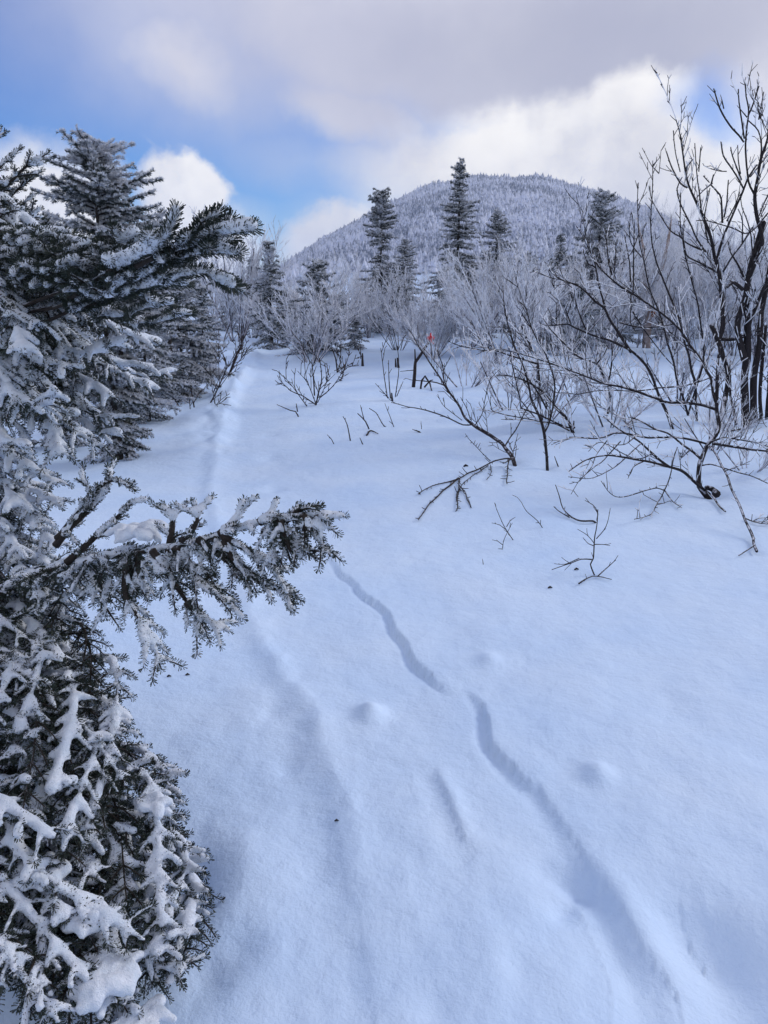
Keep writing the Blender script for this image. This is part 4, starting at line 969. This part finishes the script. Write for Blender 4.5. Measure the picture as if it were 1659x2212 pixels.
# fallen grey stem
g = ground(*R1((965, 1155))); Y = g[1]
E = Bare('bare_sapling', g, 'half buried sapling leaning left, a second branch arching down to the snow', 'sapling', 'darkbark', 7)
E.stem(R1, [(965, 1155), (930, 1090), (880, 1030), (840, 980), (790, 950), (700, 890), (610, 825), (540, 760), (500, 680), (440, 590), (380, 510), (330, 430), (270, 340), (220, 270), (160, 180), (110, 90), (60, 30)], 30, 6, Y, Y + 2.2, base=g, part='stem', tl=.25, twigs=.8)
for p, a, b in [([(600, 820), (520, 825), (420, 780), (330, 745), (230, 715), (140, 690), (60, 675), (0, 655), (-70, 640)], 9, 5), ([(620, 825), (680, 740), (700, 660), (730, 520), (760, 420)], 6, 4), ([(860, 1020), (900, 950), (960, 870), (1010, 780), (1080, 660), (1200, 560)], 9, 5),
                ([(905, 960), (945, 1070)], 5, 4), ([(590, 785), (560, 690), (510, 600)], 5, 4), ([(520, 790), (430, 720), (350, 650), (310, 570)], 5, 3), ([(380, 510), (300, 480), (200, 470), (100, 460)], 8, 5), ([(370, 480), (360, 350), (310, 200)], 7, 5),
                ([(440, 600), (360, 420), (420, 260)], 6, 4)]:
    E.stem(R1, p, a, b, Y + .6, Y + .8, twigs=.7, tl=.12)
for p, a, b in [([(950, 1120), (890, 1110), (800, 1125), (730, 1155), (640, 1200), (560, 1230), (490, 1270), (400, 1300), (300, 1330), (220, 1365), (155, 1405)], 14, 6), ([(490, 1270), (400, 1340), (320, 1410), (240, 1480), (200, 1540), (150, 1615)], 10, 6),
                ([(730, 1160), (640, 1230), (550, 1290), (490, 1350), (470, 1400), (460, 1465)], 6, 4), ([(497, 1270), (485, 1380), (475, 1545)], 7, 5), ([(495, 1340), (540, 1400), (575, 1480), (590, 1515)], 7, 5), ([(905, 1110), (890, 1200), (885, 1310)], 8, 6), ([(940, 1110), (855, 1150)], 9, 6),
                ([(750, 1130), (700, 1080), (630, 1010), (580, 960), (540, 900)], 5, 3), ([(750, 1160), (750, 1220), (715, 1280)], 5, 4)]:
    E.stem(R1, p, a, b, Y - .05, Y - .9 if len(p) > 5 else Y - .5, twigs=1.0, tl=.07, up=.1)
E.done()
g = ground(*R1((1228, 1190))); Y = g[1]
E = Bare('bare_sapling', g, 'upright forked sapling with a clean black stem in the middle of the snowfield', 'sapling', 'bark', 8)
E.stem(R1, [(1228, 1190), (1220, 1050), (1195, 880), (1150, 740), (1090, 620), (1060, 480), (1030, 360), (990, 260), (950, 160), (920, 60), (900, 0), (870, -150), (850, -300)], 25, 6, Y, Y + .6, base=g, part='stem', tl=.25, twigs=.9)
E.stem(R1, [(1200, 890), (1240, 800), (1270, 640), (1275, 460), (1240, 330), (1190, 220), (1130, 120), (1080, 0), (1040, -150)], 12, 6, Y + .1, Y + .5, tl=.3)
E.done()
g = ground(*R1((1450, 872))); Y = g[1]
E = Bare('bare_shrub', g, 'bare shrub with a stout broken stump foot and low sprawling branches', 'shrub', 'bark', 9); E.pf = .7
E.stem(R1, [(1455, 875), (1390, 780), (1310, 700), (1230, 610), (1170, 540), (1150, 430), (1140, 320), (1120, 250), (1060, 130), (1000, 0)], 30, 10, Y, Y + .6, base=g, part='stem', tl=.45, twigs=1.3)
for p, a, b in [([(1190, 560), (1080, 480), (980, 440), (900, 425), (805, 418)], 16, 9), ([(1210, 690), (1160, 590), (1100, 500), (1040, 420), (950, 350)], 11, 6), ([(1450, 850), (1380, 850), (1280, 810), (1150, 750), (1050, 710), (1000, 690), (1000, 620), (970, 480), (930, 300)], 11, 7),
                ([(1400, 870), (1280, 815), (1150, 800), (1000, 770), (880, 745), (730, 710)], 9, 5), ([(1140, 320), (1000, 280), (900, 250), (780, 210), (700, 215), (600, 200), (480, 170), (400, 130)], 15, 5), ([(1450, 800), (1440, 860)], 14, 16), ([(740, 200), (740, 120)], 6, 5)]:
    E.stem(R1, p, a, b, Y + .1, Y - .1, twigs=1.3, tl=.35)
E.done('frosttwig')

# rime coated brush close by, between the bare stems
nr = [shrub_meshes(300 + i, h=1.15, stems=7, spread=1.1, dens=1.0, twigr=.0032, upright=.45) for i in range(3)]
for i, (px, Y, s, l) in enumerate([(1105, 11.5, .9, 'fine rimed brush behind the half buried sapling'), (1185, 10.6, .85, 'fine rimed brush just right of the forked sapling'), (1010, 14, 1.0, 'wispy rimed brush between the red marker and the forked sapling'), (1330, 10, .9, 'fine rimed brush tangled under the slanting stem'),
                                   (1560, 8.6, .65, 'rimed brush spreading low before the trunks at the right edge'), (1650, 7.6, .55, 'rimed brush cut by the right edge of the picture'), (1250, 13, 1.0, 'wispy rimed brush behind the stump footed shrub'), (1480, 12.5, 1.1, 'wispy rimed brush behind the thin dark saplings')]):
    copy_shrub(nr[i % 3], P(px, Y), l, None, s, i * 2.1 + .5)
# arc of a twig pinned at both ends, and single twigs poking out of the snow
def small(name, reg, lines, label, seed, cat='twig', w=6, tw=.5, m='darkbark', tl=.06, group=None, lift=0.0):
    b = ground(*reg(lines[0][0])); t = Bare(name, b, label, cat, m, seed, group)
    for i, p in enumerate(lines):
        pts = [reg(q) for q in p]
        ww = w[i] if isinstance(w, list) else w
        t.stem(reg, p, ww, ww * .55, b[1], b[1] + .02 * len(p) - lift, twigs=tw, tl=tl, base=(b if i == 0 else None))
    t.done(); return t
g = ground(*R1((1640, 1612)))
t = Bare('twig', g, 'arched twig bowed down with both ends in the snow, right of centre', 'twig', 'darkbark', 20)
gl = ground(*R1((1275, 1505)))
t.stem(R1, [(1640, 1612), (1600, 1620), (1500, 1622), (1420, 1590), (1350, 1520), (1320, 1420), (1290, 1330)], 13, 5, g[1], g[1] + .2, base=g, twigs=.4, tl=.08)
t.stem(R1, [(1400, 1590), (1330, 1545), (1275, 1505)], 7, 5, g[1] + .02, gl[1] - .1, twigs=.4, tl=.08)
t.stem(R1, [(1635, 1610), (1640, 1550), (1600, 1490), (1535, 1455)], 7, 4, g[1], g[1] + .1, twigs=.4, tl=.06); t.done()
small('twig', R1, [[(970, 1790), (880, 1690), (820, 1570), (780, 1470)], [(880, 1690), (830, 1655), (760, 1640)], [(885, 1680), (915, 1630), (960, 1600)]], 'small three pronged twig leaning left out of the snow', 21)
small('twig', R1, [[(850, 1860), (855, 1800), (890, 1720), (930, 1640)], [(850, 1815), (810, 1785), (765, 1775)], [(850, 1860), (815, 1855)]], 'tiny hooked twig just below the three pronged one', 22, w=5)
small('twig', R1, [[(1205, 1690), (1140, 1620), (1050, 1540), (1010, 1470), (975, 1430), (935, 1412)], [(1155, 1640), (1128, 1640)]], 'single unbranched twig lying slantwise on the snow right of the three pronged one', 23, tw=.2)
small('seedling', R6, [[(940, 1062), (910, 1010), (922, 985), (930, 910), (940, 850), (940, 780)], [(866, 1097), (905, 1070), (940, 1062), (998, 1072)], [(936, 908), (975, 850), (992, 770)], [(940, 1062), (975, 1030), (1010, 1000), (1027, 975)], [(915, 985), (870, 985), (830, 1002), (745, 1030)],
                        [(860, 985), (800, 1008), (757, 1003)], [(930, 925), (900, 890), (855, 865)], [(928, 925), (960, 925), (992, 930)], [(925, 935), (900, 925), (878, 900)]],
      'lone bare seedling nearest the camera, with spreading arms', 24, 'seedling', w=[5, 5, 3, 4, 4, 3, 3, 3, 3], tw=.4)
small('twig', R1, [[(703, 2000), (690, 1965), (683, 1940)]], 'finger long stub of twig alone below the tiny hooked twig', 25, tw=0)
small('twig', R1, [[(1320, 1178), (1300, 1150), (1283, 1098)]], 'short stub beside the foot of the forked sapling', 26, tw=.0, w=9)
small('sapling', R8, [[(357, 492), (395, 410), (430, 330), (460, 250), (440, 190)], [(357, 492), (440, 493)]], 'slender leaning sapling with one twig flat on the snow, left of the trail', 27, 'sapling', w=[7, 4], tw=1.6, tl=.5)
small('sapling', R8, [[(475, 328), (500, 250), (525, 180), (548, 135), (560, 60)]], 'dark short sapling leaning right beside the trail near its bend', 28, 'sapling', w=10, tw=1.6, tl=.55)
small('twig', R8, [[(263, 518), (255, 450), (245, 370), (235, 320)], [(240, 515), (228, 420)], [(265, 480), (300, 410), (320, 380)]], 'thin forked twigs in the middle of the group left of the trail', 29, w=[6, 4, 4], tw=.7, tl=.2)
small('twig', R8, [[(185, 505), (150, 450), (120, 400), (100, 380)], [(155, 455), (135, 370)], [(170, 470), (178, 420)]], 'thin forked twig closest to the left hand fir', 30, w=[5, 4, 4], tw=.6, tl=.2)
small('twig', R8, [[(375, 325), (376, 270), (345, 180)], [(376, 270), (440, 200)], [(370, 260), (270, 220)]], 'small forked twig behind the slender leaning sapling', 31, w=[7, 5, 4], tw=.8, tl=.3)
small('low_shrub', R8, [[(1000, 487), (1015, 420), (1035, 340), (1030, 260), (1020, 200)], [(1000, 487), (960, 460), (915, 430), (850, 400), (800, 350), (770, 350)], [(945, 490), (910, 440), (860, 370), (800, 300)], [(1030, 435), (1100, 370), (1180, 250)], [(992, 430), (985, 300), (975, 210)], [(1000, 480), (950, 350), (890, 280)], [(1010, 470), (1060, 360), (1090, 290)]],
      'low fan shaped shrub in the open snow right of the trail', 32, 'shrub', w=[7, 6, 5, 5, 6, 4, 4], tw=1.0, tl=.3)
small('twig', R8, [[(905, 550), (880, 520), (850, 515), (770, 482)], [(885, 525), (880, 475)]], 'sprawling twig in front of the low fan shaped shrub', 33, tw=.6, tl=.1)
small('low_shrub', R8, [[(1130, 285), (1120, 200), (1100, 140)], [(1130, 285), (1150, 200), (1140, 130)], [(1150, 335), (1175, 250), (1180, 200)], [(1080, 300), (1065, 230)], [(1130, 285), (1180, 230)]], 'wispy shrub behind the low fan shaped one', 34, 'shrub', w=[8, 5, 5, 6, 4], tw=1.0, tl=.3)
small('stump', R8, [[(1280, 245), (1280, 170)], [(1275, 200), (1270, 120)], [(1245, 180), (1225, 245)]], 'little upright dark stub left of the reed like stems', 35, 'stump', w=[13, 4, 3], tw=.3, tl=.3)
small('low_shrub', R8, [[(1460, 455), (1458, 410)], [(1430, 440), (1410, 280), (1390, 140)], [(1480, 440), (1500, 250), (1495, 130)], [(1450, 440), (1440, 320), (1440, 210)], [(1490, 430), (1530, 340)], [(1440, 440), (1360, 350)]], 'clump of upright reed like stems around a dark stub', 36, 'shrub', w=[12, 5, 5, 5, 4, 4], tw=.5, tl=.2)
small('stump', R8, [[(1505, 262), (1495, 200)], [(1487, 255), (1485, 205)]], 'pair of short dark pegs behind the reed like stems', 37, 'stump', w=[13, 11], tw=0)
small('twig', R8, [[(1212, 697), (1190, 600), (1165, 550)]], 'straight budded twig, tallest of the loose ones in the mid snow', 38, tw=.4)
small('twig', R8, [[(1330, 635), (1300, 580), (1250, 530)], [(1295, 570), (1270, 485)], [(1305, 660), (1330, 635), (1378, 656)]], 'y shaped twig with a fallen piece at its foot', 39, w=[7, 5, 7], tw=.4)
small('twig', R8, [[(1455, 610), (1410, 607), (1360, 530), (1320, 505)]], 'bent twig right of the y shaped one', 40, tw=.4)
small('twig', R8, [[(1475, 620), (1445, 540), (1420, 470)]], 'thin straight twig behind the bent one', 41, w=4, tw=.4)
small('twig', R8, [[(1118, 718), (1095, 690), (1070, 665)]], 'short slanting twig left of the tall budded one', 42, w=5, tw=.2)
small('twig', R8, [[(1288, 718), (1265, 680)]], 'short twig stub in front of the y shaped one', 43, w=6, tw=.2)
small('twig', R8, [[(1650, 652), (1620, 640), (1585, 628)], [(1640, 630), (1633, 590)]], 'little flat twig lying right of the bent one', 44, w=[6, 2], tw=.4)
small('broken_stick', R1, [[(170, 525), (180, 460), (205, 425), (240, 480), (265, 540)], [(205, 520), (250, 465), (270, 460)]], 'broken stick forming a black peak beside the marker stub', 45, 'stick', w=[12, 10], tw=0)
small('twig', R1, [[(195, 892), (160, 880), (105, 862)], [(178, 855), (172, 800)]], 'little twig lying between fallen sapling tip and marker', 46, w=[6, 2], tw=.4)
for i, (px, py, l) in enumerate([(1245, 1232, 'dark bark crumb in the snow left of the lone seedling'), (1188, 1272, 'tiny dark crumb in the snow below the lone seedling'), (405, 1458, 'dark scrap of bark in the snow under the long bough'), (365, 1461, 'small dark crumb left of the bark scrap under the long bough'), (483, 1948, 'short black needle tip standing in the snow beside the low boughs'), (727, 1776, 'tiny speck of bark on the trail'), (1006, 1008 , 'small dark speck in the snow below the fallen sapling')]):
    b = ground(px, py); tb = Tubes(); s = b[1] * .0022
    tb.add(np.array([b + [-s * 1.2, 0, s * .2], b + [0, s * .2, s * .9], b + [s * 1.3, 0, s * (2.2 if i == 4 else .5)]]), np.array([s * .4, s * .7, s * .3]), 6)
    o = link('bark_crumb', tb.mesh('bark_crumb'), M['darkbark']); o['label'] = l; o['category'] = 'bark crumb'

# trail marker
b = ground(*R1((105, 512)))
Z = Bare('stub_branch', b, 'stout dark broken branch carrying the red marker', 'branch', 'darkbark', 60)
Z.stem(R1, [(105, 512), (122, 400), (130, 310), (160, 270), (210, 190), (240, 145)], 26, 20, b[1], b[1] + .1, base=b, twigs=0)
Z.stem(R1, [(122, 300), (118, 200)], 11, 9, b[1] + .02, b[1] + .05, twigs=0); Z.stem(R1, [(122, 380), (60, 385), (0, 390)], 6, 4, b[1] + .02, b[1] + .1, twigs=.8, tl=.15); Z.done()
q = at(*R1((255, 112)), b[1] + .1)
def ribbon():
    t = thing('trail_marker', q, 'small red and white trail marker ribbon tied at the end of the dark stub', 'marker')
    r = np.random.default_rng(5); s = b[1] / F * .26038
    tb = Tubes(); tb.add(np.array([[-26 * s, 0, 0], [0, 0, 8 * s], [24 * s, 0, 2 * s]]), np.array([14 * s, 20 * s, 13 * s]), 8); link('knot', tb.mesh('knot'), M['ribbon'], t)
    for j, (dx, dz, w) in enumerate([(-30, 34, 13), (6, 46, 12), (20, -42, 14), (-14, -36, 12), (34, 10, 11)]):
        n = 6; tt = np.linspace(0, 1, n); c = np.stack([dx * s * tt + 6 * s * np.sin(tt * 5 + j), -.6 * s * 20 * np.sin(tt * 3 + j), dz * s * tt], -1)
        V = np.concatenate([c - [w * s * .5, 3 * s, 0], c + [w * s * .5, 3 * s, 0], c + [w * s * .5, 4 * s, 0], c - [w * s * .5, 2 * s, 0]])
        Fq = [[k + n * a, k + 1 + n * a, k + 1 + n * bb, k + n * bb] for k in range(n - 1) for a, bb in ((0, 1), (1, 2), (2, 3), (3, 0))]
        link('ribbon_tail', mk_mesh('ribbon_tail', V, [np.array(Fq)]), M['ribbon_white' if j in (0,) else 'ribbon'], t, smooth=False)
ribbon()

# ------------------------------------------------------------------ frosty air
m = bpy.data.materials.new('frosty_air'); m.use_nodes = True; nt = m.node_tree; nt.nodes.clear()
out = nt.nodes.new('ShaderNodeOutputMaterial'); pv = nt.nodes.new('ShaderNodeVolumePrincipled')
pv.inputs['Color'].default_value = (0.80, 0.88, 1.0, 1); pv.inputs['Density'].default_value = 0.00034; pv.inputs['Anisotropy'].default_value = 0.2
nt.links.new(pv.outputs[0], out.inputs['Volume'])
x0, x1, y0, y1, z0, z1 = -4200, 4200, -40, 3100, -170, 160
V = [(x, y, z) for x in (x0, x1) for y in (y0, y1) for z in (z0, z1)]
o = link('haze', mk_mesh('haze', V, [np.array([[0, 1, 3, 2], [4, 6, 7, 5], [0, 4, 5, 1], [2, 3, 7, 6], [0, 2, 6, 4], [1, 5, 7, 3]])]), m, smooth=False, kind='stuff')

#print('TRIS', sum(sum(max(0, p) for p in [len(m.loops) - 2 * len(m.polygons)]) for m in bpy.data.meshes))
